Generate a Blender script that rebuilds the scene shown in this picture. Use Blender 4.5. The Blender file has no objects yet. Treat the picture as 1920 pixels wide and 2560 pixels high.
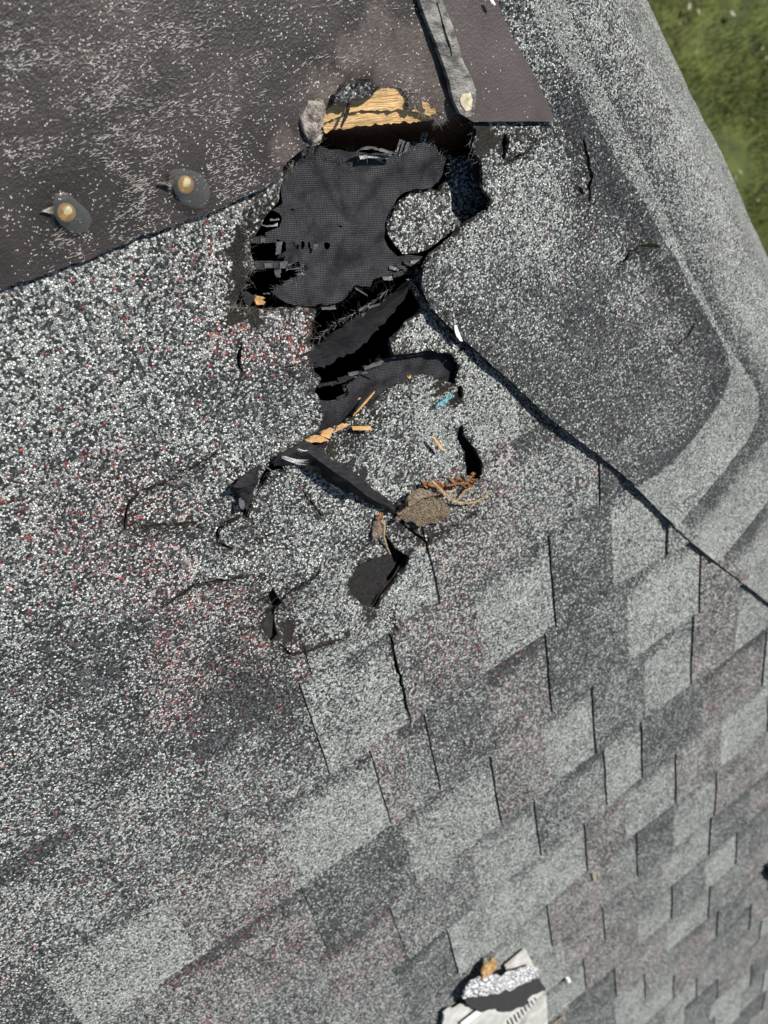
import bpy, math, random
import numpy as np
from mathutils import Matrix, Vector
from mathutils.geometry import delaunay_2d_cdt
random.seed(7); rng = np.random.default_rng(7)
S = bpy.context.scene; C = S.collection

# ------------------------------------------------------------------ camera, sky, sun, exposure
PITCH = math.radians(20); ROOF_Z = 3.3
RM = Matrix.Translation((0, 0, ROOF_Z)) @ Matrix.Rotation(PITCH, 4, 'X')   # roof frame: x along courses, y up-slope, z off the roof
FPX = 2271.0; HC = 0.63
_d1 = np.array([5347, -2922, FPX]); _d1 /= np.linalg.norm(_d1)
_d2 = np.array([620, 2900, FPX]); _d2 /= np.linalg.norm(_d2)
_n = -np.cross(_d1, _d2); _n /= np.linalg.norm(_n)
_d2 = np.cross(_d1, _n)
if _d2[1] < 0: _d2 = -_d2
CAM = np.array([-0.30858671, 0.53724445, HC])
C2R = np.array([_d1, -_d2, _n])                                            # camera axes -> roof frame
cam = bpy.data.cameras.new('camera'); cam_o = bpy.data.objects.new('camera', cam); C.objects.link(cam_o)
ax = C2R @ np.diag([1, -1, -1])
m = Matrix([[*ax[i], CAM[i]] for i in range(3)] + [[0, 0, 0, 1]])
cam_o.matrix_world = RM @ m
cam.sensor_width = 36; cam.lens = FPX / 2560 * 36; cam.clip_start = 0.02; cam.clip_end = 400
cam.dof.use_dof = True; cam.dof.focus_distance = 0.74; cam.dof.aperture_fstop = 8.5
S.camera = cam_o
SUN_R = Vector((0.3815, 0.5595, 0.7358))                                   # towards the sun, roof frame
SUN_W = (Matrix.Rotation(PITCH, 3, 'X') @ SUN_R).normalized()
w = bpy.data.worlds.new('World'); S.world = w; w.use_nodes = True
nt = w.node_tree; sky = nt.nodes.new('ShaderNodeTexSky'); sky.sky_type = 'NISHITA'; sky.sun_disc = False
sky.sun_elevation = math.asin(SUN_W.z); sky.sun_rotation = math.atan2(SUN_W.x, SUN_W.y)
nt.links.new(sky.outputs[0], nt.nodes['Background'].inputs[0]); nt.nodes['Background'].inputs[1].default_value = 0.055
sun = bpy.data.lights.new('sun', 'SUN'); sun.energy = 4.6; sun.angle = math.radians(0.53); sun.color = (1, .955, .89)
sun_o = bpy.data.objects.new('sun', sun); C.objects.link(sun_o)
sun_o.rotation_euler = SUN_W.to_track_quat('Z', 'Y').to_euler()
S.view_settings.view_transform = 'Standard'; S.view_settings.look = 'None'
S.view_settings.exposure = 0.55; S.view_settings.gamma = 1; S.view_settings.use_curve_mapping = False

# ------------------------------------------------------------------ measuring helpers
def ray(px, py):
    return C2R @ np.array([px - 960, py - 1280, FPX])
def P(px, py, h=0.0):
    r = ray(px, py); t = (h - HC) / r[2]
    return np.array([CAM[0] + r[0] * t, CAM[1] + r[1] * t, h])
def PP(pts, h=0.0): return np.array([P(p[0], p[1], p[2] if len(p) > 2 else h) for p in pts])
def view(x0, y0, k): return lambda pts: [(x0 + p[0] * k, y0 + p[1] * k, *p[2:]) for p in pts]
va = view(560, 160, .434); vb = view(540, 680, .434); vc = view(500, 1180, .434); vd = view(0, 0, .5787)
ve = view(960, 0, .5787); vf = view(960, 640, .5787); vg = view(0, 600, .5787); vv = view(1050, 2330, .2411)
vz = view(800, 1000, .2652); vy = view(560, 1060, .2411); vx = view(560, 480, .1808); vw = view(1000, 0, .2532)
def smooth(a, b, x):
    t = np.clip((x - a) / (b - a), 0, 1); return t * t * (3 - 2 * t)
_lat = rng.random((256, 256))
def vnoise(x, y):
    xi = np.floor(x).astype(int); yi = np.floor(y).astype(int); fx = x - xi; fy = y - yi
    fx = fx * fx * (3 - 2 * fx); fy = fy * fy * (3 - 2 * fy)
    g = lambda i, j: _lat[(xi + i) % 256, (yi + j) % 256]
    return (g(0, 0) * (1 - fx) + g(1, 0) * fx) * (1 - fy) + (g(0, 1) * (1 - fx) + g(1, 1) * fx) * fy - .5
def fbm(x, y, s, o=3):
    x = np.asarray(x) / s; y = np.asarray(y) / s; r = 0; a = 1
    for i in range(o):
        r = r + a * vnoise(x + 17.3 * i, y + 9.1 * i); a *= .5; x = x * 2.03; y = y * 2.03
    return r
def inpoly(xy, poly):
    x, y = xy[:, 0], xy[:, 1]; r = np.zeros(len(xy), bool); q = np.asarray(poly)[:, :2]
    for (x0, y0), (x1, y1) in zip(q, np.roll(q, -1, 0)):
        if y0 == y1: continue
        c = ((y0 > y) != (y1 > y)) & (x < (x1 - x0) * (y - y0) / (y1 - y0) + x0); r ^= c
    return r
def dseg(xy, line):
    d = np.full(len(xy), 1e9); q = np.asarray(line)[:, :2]
    for a, b in zip(q[:-1], q[1:]):
        ab = b - a; t = np.clip(((xy - a) @ ab) / max(ab @ ab, 1e-12), 0, 1)
        d = np.minimum(d, np.hypot(*(xy - a - t[:, None] * ab).T))
    return d
def resample(pts, step, closed=True):
    pts = np.asarray(pts, float); q = np.vstack([pts, pts[:1]]) if closed else pts; out = []
    for a, b in zip(q[:-1], q[1:]):
        n = max(1, int(np.ceil(np.linalg.norm((b - a)[:2]) / step)))
        for i in range(n): out.append(a + (b - a) * i / n)
    if not closed: out.append(q[-1])
    return np.array(out)
def ragged(pts, step, amp, closed=True):
    q = resample(pts, step, closed); k = q.copy()
    k[:, 0] += amp * 2 * fbm(q[:, 0] + .37, q[:, 1], step * 2.2, 2); k[:, 1] += amp * 2 * fbm(q[:, 0], q[:, 1] + 3.1, step * 2.2, 2)
    return k

# ------------------------------------------------------------------ object helpers
BASE = {}
def tag(o, label=None, cat=None, group=None, kind=None):
    if label: o['label'] = label
    if cat: o['category'] = cat
    if group: o['group'] = group
    if kind: o['kind'] = kind
    return o
def thing(name, base, label, cat, group=None, kind=None):
    o = bpy.data.objects.new(name, None); o.empty_display_size = .02; C.objects.link(o)
    o.matrix_world = RM @ Matrix.Translation(Vector(base)); BASE[o] = np.array(base, float)
    return tag(o, label, cat, group, kind)
def link(name, V, F, mat, parent=None, base=None, smoothed=True, tint=None):
    V = np.asarray(V, float)
    if parent is not None: b = BASE[parent]
    else: b = np.array([V[:, 0].mean(), V[:, 1].mean(), V[:, 2].min()]) if base is None else np.array(base, float)
    me = bpy.data.meshes.new(name); me.from_pydata((V - b).tolist(), [], [tuple(map(int, f)) for f in F])
    if tint is not None:
        a = me.attributes.new('tint', 'FLOAT_COLOR', 'POINT'); a.data.foreach_set('color', np.asarray(tint, np.float32).ravel())
    me.polygons.foreach_set('use_smooth', [bool(smoothed)] * len(me.polygons))
    if mat: me.materials.append(mat)
    if smoothed: me.set_sharp_from_angle(angle=math.radians(48))
    me.update(); o = bpy.data.objects.new(name, me); C.objects.link(o); BASE[o] = b
    if parent is not None: o.parent = parent
    else: o.matrix_world = RM @ Matrix.Translation(Vector(b))
    return o
def flat_thing(label, cat, o, group=None, kind=None): return tag(o, label, cat, group, kind)
def cut(outline, holes, spacing, jitter=.35):
    """triangles of a 2-D outline with holes, evenly filled"""
    out = np.asarray(outline)[:, :2]; lo, hi = out.min(0), out.max(0)
    hs = [np.asarray(h)[:, :2] for h in holes]
    hs = [h for h in hs if (h.max(0) > lo).all() and (h.min(0) < hi).all()]
    nx, ny = int((hi[0] - lo[0]) / spacing) + 1, int((hi[1] - lo[1]) / spacing) + 1
    gx, gy = np.meshgrid(lo[0] + (np.arange(nx) + .5) * spacing, lo[1] + (np.arange(ny) + .5) * spacing)
    g = np.column_stack([gx.ravel(), gy.ravel()]); g += rng.uniform(-jitter, jitter, g.shape) * spacing
    g = g[inpoly(g, out)]
    if len(g):
        bd = dseg(g, np.vstack([out, out[:1]])); keep = bd > spacing * .4
        for h in hs: keep &= ~inpoly(g, h)
        g = g[keep]
    vs = []; es = []
    for loop in [out] + hs:
        k = len(vs); vs += loop.tolist(); n = len(loop); es += [(k + i, k + (i + 1) % n) for i in range(n)]
    vs += g.tolist()
    v, e, f, *_ = delaunay_2d_cdt([Vector(p) for p in vs], es, [], 0, 1e-6)
    v = np.array([tuple(p) for p in v]); f = np.array([t for t in f if len(t) == 3])
    c = v[f].mean(1); ok = inpoly(c, out)
    for h in hs: ok &= ~inpoly(c, h)
    f = f[ok]
    a = v[f[:, 1]] - v[f[:, 0]]; b = v[f[:, 2]] - v[f[:, 0]]
    neg = (a[:, 0] * b[:, 1] - a[:, 1] * b[:, 0]) < 0; f[neg] = f[neg][:, ::-1]
    used = np.unique(f); re = -np.ones(len(v), int); re[used] = np.arange(len(used))
    return v[used], re[f]
def thicken(V, F, t):
    """top faces F over points V, underside t lower, walls round every open edge"""
    n = len(V); t = np.broadcast_to(t, (n,)); B = V.copy(); B[:, 2] -= t
    cnt = {}
    for f in F:
        for i in range(len(f)):
            e = (f[i], f[(i + 1) % len(f)]); cnt[e] = 1
    walls = [(b, a, a + n, b + n) for (a, b) in cnt if (b, a) not in cnt]
    return np.vstack([V, B]), [tuple(f) for f in F] + [tuple(i + n for i in f[::-1]) for f in F] + walls
def sheet(name, outline, mat, parent=None, holes=(), spacing=.01, z=0.0, thick=.003, tint=None, smoothed=True, mapping=None, base=None):
    xy, F = cut(outline, holes, spacing)
    zz = z(xy) if callable(z) else np.full(len(xy), z)
    V = mapping(xy, zz) if mapping else np.column_stack([xy, zz])
    tv = None
    if tint is not None: tv = tint(V[:, :2] if mapping is None else V[:, :2], xy); tv = np.vstack([tv, tv])
    V2, F2 = thicken(V, F, thick)
    return link(name, V2, F2, mat, parent, base, smoothed, tv)
def loft(name, rows, mat, parent=None, n=24, noise=0., ns=.01, thick=.001, sub=4, base=None, jag=0.):
    R = []
    for r in rows:
        q = PP(r); s = np.r_[0, np.cumsum(np.linalg.norm(np.diff(q, axis=0), axis=1))]; t = np.linspace(0, s[-1], n)
        R.append(np.column_stack([np.interp(t, s, q[:, i]) for i in range(3)]))
    G = []
    for a, b in zip(R[:-1], R[1:]):
        for i in range(sub): G.append(a + (b - a) * i / sub)
    G.append(R[-1]); G = np.array(G); m_ = len(G)
    if jag:
        G[0] += rng.normal(0, jag, G[0].shape) * [1, 1, .3]; G[-1] += rng.normal(0, jag, G[-1].shape) * [1, 1, .3]
    V = G.reshape(-1, 3); V[:, 2] += noise * 2 * fbm(V[:, 0], V[:, 1], ns, 3)
    F = []
    for i in range(m_ - 1):
        for j in range(n - 1):
            k = i * n + j; F.append((k, k + 1, k + n + 1, k + n))
    a, b, c_ = V[F[0][0]], V[F[0][1]], V[F[0][3]]
    if np.cross(b - a, c_ - a)[2] < 0: F = [f[::-1] for f in F]
    V2, F2 = thicken(V, F, thick); return link(name, V2, F2, mat, parent, base)
def tube_mesh(pts, rad, sides=5):
    pts = np.asarray(pts, float); n = len(pts); rad = np.broadcast_to(rad, (n,)); V = []; F = []
    for i in range(n):
        t = pts[min(i + 1, n - 1)] - pts[max(i - 1, 0)]; t /= max(np.linalg.norm(t), 1e-9)
        u = np.cross(t, [0.2, .1, 1]); u /= max(np.linalg.norm(u), 1e-9); v = np.cross(t, u)
        for k in range(sides):
            a = 2 * math.pi * k / sides; V.append(pts[i] + rad[i] * (u * math.cos(a) + v * math.sin(a)))
    for i in range(n - 1):
        for k in range(sides):
            a, b = i * sides + k, i * sides + (k + 1) % sides; F.append((a, b, b + sides, a + sides))
    F.append(tuple(range(sides))[::-1]); F.append(tuple(range((n - 1) * sides, n * sides)))
    return np.array(V), F
def join(parts):
    V = []; F = []; k = 0
    for v, f in parts:
        V.append(v); F += [tuple(i + k for i in q) for q in f]; k += len(v)
    return np.vstack(V), F
def slab(pts3, t):
    """a prism under the polygon pts3 (Nx3), t thick"""
    V = np.asarray(pts3, float); n = len(V); a = 0
    for i in range(n): a += V[i, 0] * V[(i + 1) % n, 1] - V[(i + 1) % n, 0] * V[i, 1]
    if a < 0: V = V[::-1]
    return thicken(V, [tuple(range(n))], t)

# ------------------------------------------------------------------ materials
def mat(name):
    m = bpy.data.materials.new(name); m.use_nodes = True; return m, m.node_tree, m.node_tree.nodes['Principled BSDF']
class G:
    def __init__(s, nt): s.nt = nt
    def n(s, t, **k):
        x = s.nt.nodes.new('ShaderNode' + t)
        for a, b in k.items(): setattr(x, a, b)
        return x
    def put(s, sock, v):
        if isinstance(v, bpy.types.NodeSocket): s.nt.links.new(v, sock)
        elif v is not None: sock.default_value = v
    def math(s, op, a, b=None, c=None, clamp=False):
        x = s.n('Math', operation=op); x.use_clamp = clamp; s.put(x.inputs[0], a); s.put(x.inputs[1], b)
        if c is not None: s.put(x.inputs[2], c)
        return x.outputs[0]
    def ramp(s, v, a, b, c=0., d=1.):
        x = s.n('MapRange', interpolation_type='SMOOTHSTEP')
        for i, q in enumerate((v, a, b, c, d)): s.put(x.inputs[i], q)
        return x.outputs[0]
    def mix(s, f, a, b):
        x = s.n('Mix', data_type='RGBA'); s.put(x.inputs[0], f); s.put(x.inputs[6], a); s.put(x.inputs[7], b); return x.outputs[2]
    def obj(s): return s.n('TexCoord').outputs['Object']
    def noise(s, v, sc, det=2., rough=.5):
        x = s.n('TexNoise'); s.put(x.inputs['Vector'], v); x.inputs['Scale'].default_value = sc; x.inputs['Detail'].default_value = det; x.inputs['Roughness'].default_value = rough
        return x.outputs['Fac']
    def vor(s, v, sc, feat='F1', rnd=1.):
        x = s.n('TexVoronoi', feature=feat); s.put(x.inputs['Vector'], v); x.inputs['Scale'].default_value = sc; x.inputs['Randomness'].default_value = rnd
        return x
    def scl(s, v, sc, rot=(0, 0, 0)):
        if any(rot):
            y = s.n('Mapping'); s.put(y.inputs[0], v); y.inputs['Rotation'].default_value = rot; v = y.outputs[0]
        x = s.n('Mapping'); s.put(x.inputs[0], v); x.inputs['Scale'].default_value = sc; return x.outputs[0]
    def bump(s, h, dist, st=1., nrm=None):
        x = s.n('Bump'); x.inputs['Strength'].default_value = st; x.inputs['Distance'].default_value = dist; s.put(x.inputs['Height'], h); s.put(x.inputs['Normal'], nrm); return x.outputs[0]
def rgb(r, g, b): return (r, g, b, 1)

_wa = P(830, 322) ; _wb = P(1090, 299); WANG = -math.degrees(math.atan2(_wb[1] - _wa[1], _wb[0] - _wa[0]))
def granule_material():
    m, t, b = mat('mineral granules'); g = G(t); o = g.obj()
    at = g.n('Attribute', attribute_name='tint'); sep = g.n('SeparateColor'); t.links.new(at.outputs['Color'], sep.inputs[0])
    pale, red, wear = sep.outputs
    sv = g.n('VectorMath', operation='SCALE'); t.links.new(o, sv.inputs[0]); t.links.new(at.outputs['Alpha'], sv.inputs['Scale']); wob = g.n('TexNoise'); t.links.new(sv.outputs[0], wob.inputs['Vector']); wob.inputs['Scale'].default_value = 300
    vm = g.n('VectorMath', operation='MULTIPLY_ADD'); t.links.new(wob.outputs['Color'], vm.inputs[0]); vm.inputs[1].default_value = (.0009,) * 3; t.links.new(sv.outputs[0], vm.inputs[2])
    q = vm.outputs[0]
    v1 = g.vor(q, 500); e1 = g.vor(q, 500, 'DISTANCE_TO_EDGE').outputs['Distance']
    c = g.n('SeparateColor'); t.links.new(v1.outputs['Color'], c.inputs[0]); r1, r2, r3 = c.outputs
    blot = g.noise(o, 28, 3); p = g.math('ADD', pale, g.math('MULTIPLY', g.math('SUBTRACT', blot, .5), .55))
    ispale = g.math('LESS_THAN', r1, p)
    blot2 = g.noise(o, 17, 2); redf = g.math('MULTIPLY', g.math('MULTIPLY', red, .8), g.ramp(blot2, .35, .65, .3, 1.7))
    isred = g.math('GREATER_THAN', r1, g.math('SUBTRACT', 1., redf))
    cp = g.mix(g.math('POWER', r2, 1.6), rgb(.22, .236, .228), rgb(.70, .735, .685)); cp = g.mix(g.ramp(red, .02, .06, 0., .75), cp, g.mix(r2, rgb(.25, .225, .215), rgb(.66, .61, .585)))
    cd = g.mix(g.math('POWER', r3, 2.2), rgb(.014, .015, .017), rgb(.17, .178, .183))
    cr = g.mix(r2, rgb(.20, .04, .036), rgb(.42, .085, .07))
    col = g.mix(ispale, cd, cp); col = g.mix(isred, col, cr)
    gap = g.ramp(e1, .015, .09)
    # bare asphalt where granules have come off
    wn = g.noise(o, 90, 4, .6); bare = g.ramp(g.math('ADD', wear, g.math('MULTIPLY', g.math('SUBTRACT', wn, .5), .9)), .42, .58)
    single = g.math('LESS_THAN', r3, g.math('ADD', g.math('MULTIPLY', wear, .9), .06))
    bare = g.math('MAXIMUM', bare, g.math('MULTIPLY', single, g.math('GREATER_THAN', wear, .02)))
    dirt = g.noise(o, 45, 4)
    asph = g.mix(g.math('MULTIPLY', dirt, g.math('ADD', .4, r2)), rgb(.006, .0056, .0052), rgb(.052, .046, .038))
    col = g.mix(bare, col, asph); col = g.mix(gap, rgb(.010, .010, .010), col)
    t.links.new(col, b.inputs['Base Color'])
    dome = g.math('MULTIPLY', g.ramp(e1, 0., .22), g.math('ADD', .35, g.math('MULTIPLY', r2, .65)))
    dome = g.math('MULTIPLY', dome, g.math('SUBTRACT', 1., g.math('MULTIPLY', bare, .45)))
    bm = g.bump(dome, .00075, 1.)
    fine = g.noise(o, 2500, 2); t.links.new(g.bump(fine, .0003, .6, bm), b.inputs['Normal'])
    b.inputs['Roughness'].default_value = .66; t.links.new(g.math('SUBTRACT', .34, g.math('MULTIPLY', bare, .22)), b.inputs['Specular IOR Level'])
    return m
def simple(name, c0, c1, sc=60, rough=.7, bsc=200, bd=.001, spec=.4, det=4, metal=0, stretch=(1, 1, 1), rot=(0, 0, 0)):
    m, t, b = mat(name); g = G(t); o = g.scl(g.obj(), stretch, rot)
    n = g.ramp(g.noise(o, sc, det, .6), .3, .7); t.links.new(g.mix(n, rgb(*c0), rgb(*c1)), b.inputs['Base Color'])
    h = g.noise(o, bsc, 5, .65); t.links.new(g.bump(h, bd), b.inputs['Normal'])
    b.inputs['Roughness'].default_value = rough; b.inputs['Specular IOR Level'].default_value = spec; b.inputs['Metallic'].default_value = metal
    return m
def cover_material(name, c0, c1, fleck, fine):
    m, t, b = mat(name); g = G(t); o = g.obj()
    n = g.ramp(g.noise(o, 22, 5, .6), .3, .72); col = g.mix(n, rgb(*c0), rgb(*c1)); at = g.n('Attribute', attribute_name='tint'); ts = g.n('SeparateColor'); t.links.new(at.outputs['Color'], ts.inputs[0]); wn = g.ramp(g.math('ADD', ts.outputs[0], g.math('MULTIPLY', g.math('SUBTRACT', g.noise(o, 60, 5, .65), .5), 1.1)), .35, .75); col = g.mix(wn, col, g.mix(g.noise(o, 300, 4), rgb(.035, .027, .024), rgb(.125, .103, .090)))
    sp = g.vor(o, 700); c = g.n('SeparateColor'); t.links.new(sp.outputs['Color'], c.inputs[0])
    dens = g.ramp(g.noise(o, 24, 4, .65), .38, .72, .15, 1.2)
    on = g.math('MULTIPLY', g.math('LESS_THAN', c.outputs[0], g.math('MULTIPLY', dens, fleck)), g.ramp(sp.outputs['Distance'], .45, .2))
    col = g.mix(on, col, rgb(.55, .53, .48)); t.links.new(col, b.inputs['Base Color'])  # point glints painted into the base colour as pale flecks
    st = g.scl(o, (260, 900, 400), (0, 0, math.radians(-28)))
    h = g.math('ADD', g.noise(st, 1., 4, .6), g.noise(o, 500, 3)); t.links.new(g.bump(h, fine), b.inputs['Normal'])
    b.inputs['Roughness'].default_value = .42; b.inputs['Specular IOR Level'].default_value = .5
    return m
def fabric_material():
    m, t, b = mat('black bonded fabric'); g = G(t); o = g.scl(g.obj(), (1, 1, 1), (0, 0, math.radians(20)))
    sx = g.n('SeparateXYZ'); t.links.new(o, sx.inputs[0]); k = 2 * math.pi / .0021
    wob = g.math('MULTIPLY', g.noise(o, 35, 3), 5.)
    a = g.math('ADD', g.math('MULTIPLY', sx.outputs[0], k * .72), wob); c = g.math('MULTIPLY', sx.outputs[1], k * .72)
    s = g.math('MULTIPLY', g.math('SINE', g.math('ADD', a, c)), g.math('SINE', g.math('SUBTRACT', a, c)))
    worn = g.noise(o, 55, 4, .65)
    d = g.math('MULTIPLY', g.ramp(s, .58, .85), g.ramp(worn, .40, .56))
    base = g.mix(g.ramp(g.noise(o, 90, 5, .65), .3, .7), rgb(.006, .0062, .0075), rgb(.019, .0195, .023))
    t.links.new(g.mix(d, base, rgb(.25, .255, .27)), b.inputs['Base Color'])
    h = g.math('SUBTRACT', g.noise(o, 1300, 4), g.math('MULTIPLY', d, .6)); t.links.new(g.bump(h, .0007), b.inputs['Normal'])
    b.inputs['Roughness'].default_value = .55; b.inputs['Specular IOR Level'].default_value = .28; return m
def wood_material(name, c0, c1, c2, ang):
    m, t, b = mat(name); g = G(t); o = g.scl(g.obj(), (18, 420, 420), (0, 0, math.radians(ang)))
    n = g.noise(o, 1., 6, .65); n2 = g.noise(o, 3.1, 4, .6)
    col = g.mix(g.ramp(n, .3, .66), rgb(*c0), rgb(*c1)); col = g.mix(g.ramp(n2, .60, .74), col, rgb(*c2))
    t.links.new(col, b.inputs['Base Color']); t.links.new(g.bump(g.math('ADD', n, n2), .0011), b.inputs['Normal'])
    b.inputs['Roughness'].default_value = .6; return m
GRAN = granule_material()
MAT_ASPH = simple('bare asphalt mat', (.008, .008, .008), (.032, .029, .026), 120, .8, 700, .0012)
COVER = cover_material('brown fibred cover', (.023, .0185, .0172), (.044, .037, .034), .20, .0005)
FLAP = cover_material('brown smooth membrane', (.058, .046, .043), (.085, .070, .065), .03, .0004)
FABRIC = fabric_material()
FELT = simple('black felt', (.010, .010, .0115), (.026, .026, .029), 150, .8, 900, .0009, spec=.2, stretch=(1, 3, 1), rot=(0, 0, .6))
TAPE = simple('glossy black tape', (.05, .052, .056), (.11, .112, .12), 200, .28, 500, .0006, spec=.7)
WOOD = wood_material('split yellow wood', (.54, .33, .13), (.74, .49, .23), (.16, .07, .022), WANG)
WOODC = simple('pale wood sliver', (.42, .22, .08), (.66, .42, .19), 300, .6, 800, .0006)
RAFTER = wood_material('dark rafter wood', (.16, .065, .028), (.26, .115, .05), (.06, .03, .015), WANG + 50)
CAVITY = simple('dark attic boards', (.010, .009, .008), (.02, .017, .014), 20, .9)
NAIL = simple('rusty gold nail', (.62, .50, .26), (.80, .72, .48), 110, .5, 400, .0008)
LEAD = simple('weathered grey sealant', (.045, .046, .045), (.34, .33, .30), 70, .5, 400, .0016, stretch=(1, 2, 1), rot=(0, 0, .4))
TAN = simple('tan sealant patch', (.34, .29, .19), (.62, .56, .40), 160, .7, 400, .0012)
LUMP = simple('grey brown sealant lump', (.14, .118, .10), (.56, .50, .44), 150, .7, 330, .006)
BARK = simple('brown bark', (.035, .023, .014), (.50, .385, .26), 620, .85, 620, .009)
BARK2 = simple('pale striped bark', (.06, .04, .026), (.58, .45, .33), 420, .8, 600, .006, stretch=(3, .6, 1), rot=(0, 0, -.6))
ORANGE = simple('orange rotten wood', (.13, .045, .014), (.58, .25, .075), 500, .8, 700, .004)
TWIG = simple('pale twig', (.22, .15, .08), (.50, .38, .22), 400, .7, 700, .001)
WHITE = simple('white plastic', (.74, .74, .72), (.80, .80, .78), 100, .45, 200, .0004)
PVC = simple('dirty pale plastic', (.36, .36, .335), (.56, .56, .535), 45, .5, 300, .0004, det=5)
FOAM = simple('dark foam', (.018, .018, .019), (.040, .040, .042), 300, .9, 900, .001)
ORFOAM = simple('tan foam scrap', (.30, .17, .08), (.78, .48, .20), 160, .8, 300, .006)
AMBER = simple('amber rust', (.42, .19, .03), (.62, .36, .09), 110, .5, 400, .0008)
CHALK = simple('blue chalk', (.10, .28, .34), (.22, .50, .55), 700, .9, 900, .0008)
HAIR = simple('fibreglass hair', (.10, .085, .07), (.34, .30, .25), 100, .4)
GLINT = simple('glossy fibre', (.22, .20, .19), (.55, .53, .50), 100, .2, 900, .0002, spec=1.)  # pale base colour paints in the glints that gloss alone misses
LEAFM = simple('dry leaf', (.16, .15, .10), (.34, .32, .24), 200, .7)
BUTT = simple('crumbly asphalt edge', (.008, .008, .008), (.045, .041, .037), 400, .85, 600, .004)
def foil_material():
    m, t, b = mat('white crinkled foil'); g = G(t); o = g.obj()
    v = g.vor(o, 120, 'DISTANCE_TO_EDGE').outputs['Distance']; k = g.ramp(v, .0, .10)
    t.links.new(g.mix(k, rgb(.22, .22, .23), rgb(.74, .75, .76)), b.inputs['Base Color'])
    t.links.new(g.bump(g.math('ADD', g.ramp(v, 0, .3), g.noise(o, 150, 4)), .004), b.inputs['Normal']); b.inputs['Roughness'].default_value = .3; return m
FOIL = foil_material()
def clear_material():
    m, t, b = mat('clear sealant'); g = G(t)
    b.inputs['Base Color'].default_value = rgb(.115, .122, .124); b.inputs['Roughness'].default_value = .22
    n = g.bump(g.noise(g.obj(), 90, 4, .6), .0015); t.links.new(n, b.inputs['Normal'])
    tr = t.nodes.new('ShaderNodeBsdfTransparent'); tr.inputs[0].default_value = rgb(.95, .95, .93); mx = t.nodes.new('ShaderNodeMixShader'); mx.inputs[0].default_value = .24
    t.links.new(tr.outputs[0], mx.inputs[1]); t.links.new(b.outputs[0], mx.inputs[2]); t.links.new(mx.outputs[0], t.nodes['Material Output'].inputs[0]); return m
CLEAR = clear_material()
def lawn_material():
    m, t, b = mat('mown lawn'); g = G(t); o = g.obj()
    n = g.noise(o, 6, 6, .65); n2 = g.noise(o, 1.3, 3)
    col = g.mix(g.ramp(n, .3, .7), rgb(.024, .036, .005), rgb(.080, .100, .014)); col = g.mix(g.ramp(n2, .5, .75, 0, .6), col, rgb(.085, .085, .022))
    t.links.new(col, b.inputs['Base Color']); b.inputs['Roughness'].default_value = .9; return m
LAWN = lawn_material()
BLADE = simple('grass blade', (.045, .068, .007), (.125, .14, .024), 3, .6)

# ------------------------------------------------------------------ setting: lawn and sky
def hit_ground(px, py, z=0):
    d = np.array(RM.to_3x3()) @ ray(px, py); o = np.array(RM @ Vector(CAM)); t = (z - o[2]) / d[2]; return o + d * t
me = bpy.data.meshes.new('lawn'); me.from_pydata([(-300, -300, 0), (300, -300, 0), (300, 300, 0), (-300, 300, 0)], [], [(0, 1, 2, 3)]); me.materials.append(LAWN)
lawn = bpy.data.objects.new('lawn', me); C.objects.link(lawn); tag(lawn, 'mown green lawn far below the roof edge', None, None, 'structure')
cs = np.array([hit_ground(*q) for q in [(1600, 0), (1920, 0), (1920, 640), (1700, 170)]]); lo, hi = cs.min(0) - .5, cs.max(0) + .5
nb = 60000; bx = rng.uniform(lo[0], hi[0], nb); by = rng.uniform(lo[1], hi[1], nb); keep = rng.random(nb) < .55 + 1.2 * fbm(bx, by, .35, 3); bx, by = bx[keep], by[keep]; nb = len(bx)
an = rng.uniform(0, 6.28, nb); hh = rng.uniform(.02, .055, nb); wd = rng.uniform(.0012, .0028, nb); ln = rng.uniform(0, .035, nb); la = rng.uniform(0, 6.28, nb)
V = np.empty((nb, 3, 3)); V[:, 0] = np.column_stack([bx - np.cos(an) * wd, by - np.sin(an) * wd, np.zeros(nb)]); V[:, 1] = np.column_stack([bx + np.cos(an) * wd, by + np.sin(an) * wd, np.zeros(nb)])
V[:, 2] = np.column_stack([bx + np.cos(la) * ln, by + np.sin(la) * ln, hh])
me = bpy.data.meshes.new('grass'); me.from_pydata(V.reshape(-1, 3).tolist(), [], np.arange(nb * 3).reshape(-1, 3).tolist()); me.materials.append(BLADE)
gr = bpy.data.objects.new('grass', me); C.objects.link(gr); tag(gr, 'short green grass blades covering the lawn below', 'grass', None, 'stuff')

# ------------------------------------------------------------------ hole, cracks and wear
HOLE = [(812, 329), (820, 273), (838, 260), (872, 247), (903, 234), (951, 225), (998, 225), (1024, 242), (1037, 268), (1068, 286), (1098, 303), (1100, 314), (1155, 300), (1168, 318), (1163, 364), (1185, 403), (1189, 464), (1207, 494), (1202, 520), (1159, 546), (1120, 581), (1059, 633), (1042, 663), (1033, 707), (1061, 754), (1043, 788), (1000, 823), (974, 849), (978, 884), (1012, 884), (1075, 872), (1120, 880), (1130, 888), (1143, 910), (1134, 958), (1104, 951), (1061, 940), (996, 958), (952, 992), (913, 1018), (883, 1040), (844, 1062), (800, 1077), (766, 1097), (790, 1068), (800, 1027), (789, 992), (783, 975), (798, 945), (783, 923), (774, 888), (776, 832), (770, 819), (781, 771), (757, 767), (727, 769), (670, 775), (622, 767), (605, 758), (616, 737), (621, 694), (638, 672), (629, 616), (634, 594), (651, 564), (664, 533), (690, 507), (699, 464), (707, 420), (747, 377), (794, 364)]
HOLE = ragged(PP(HOLE), .004, .0011)[:, :2]
def pxhole(pts, amp=.0008): return ragged(PP(pts), .004, amp)[:, :2]
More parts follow.
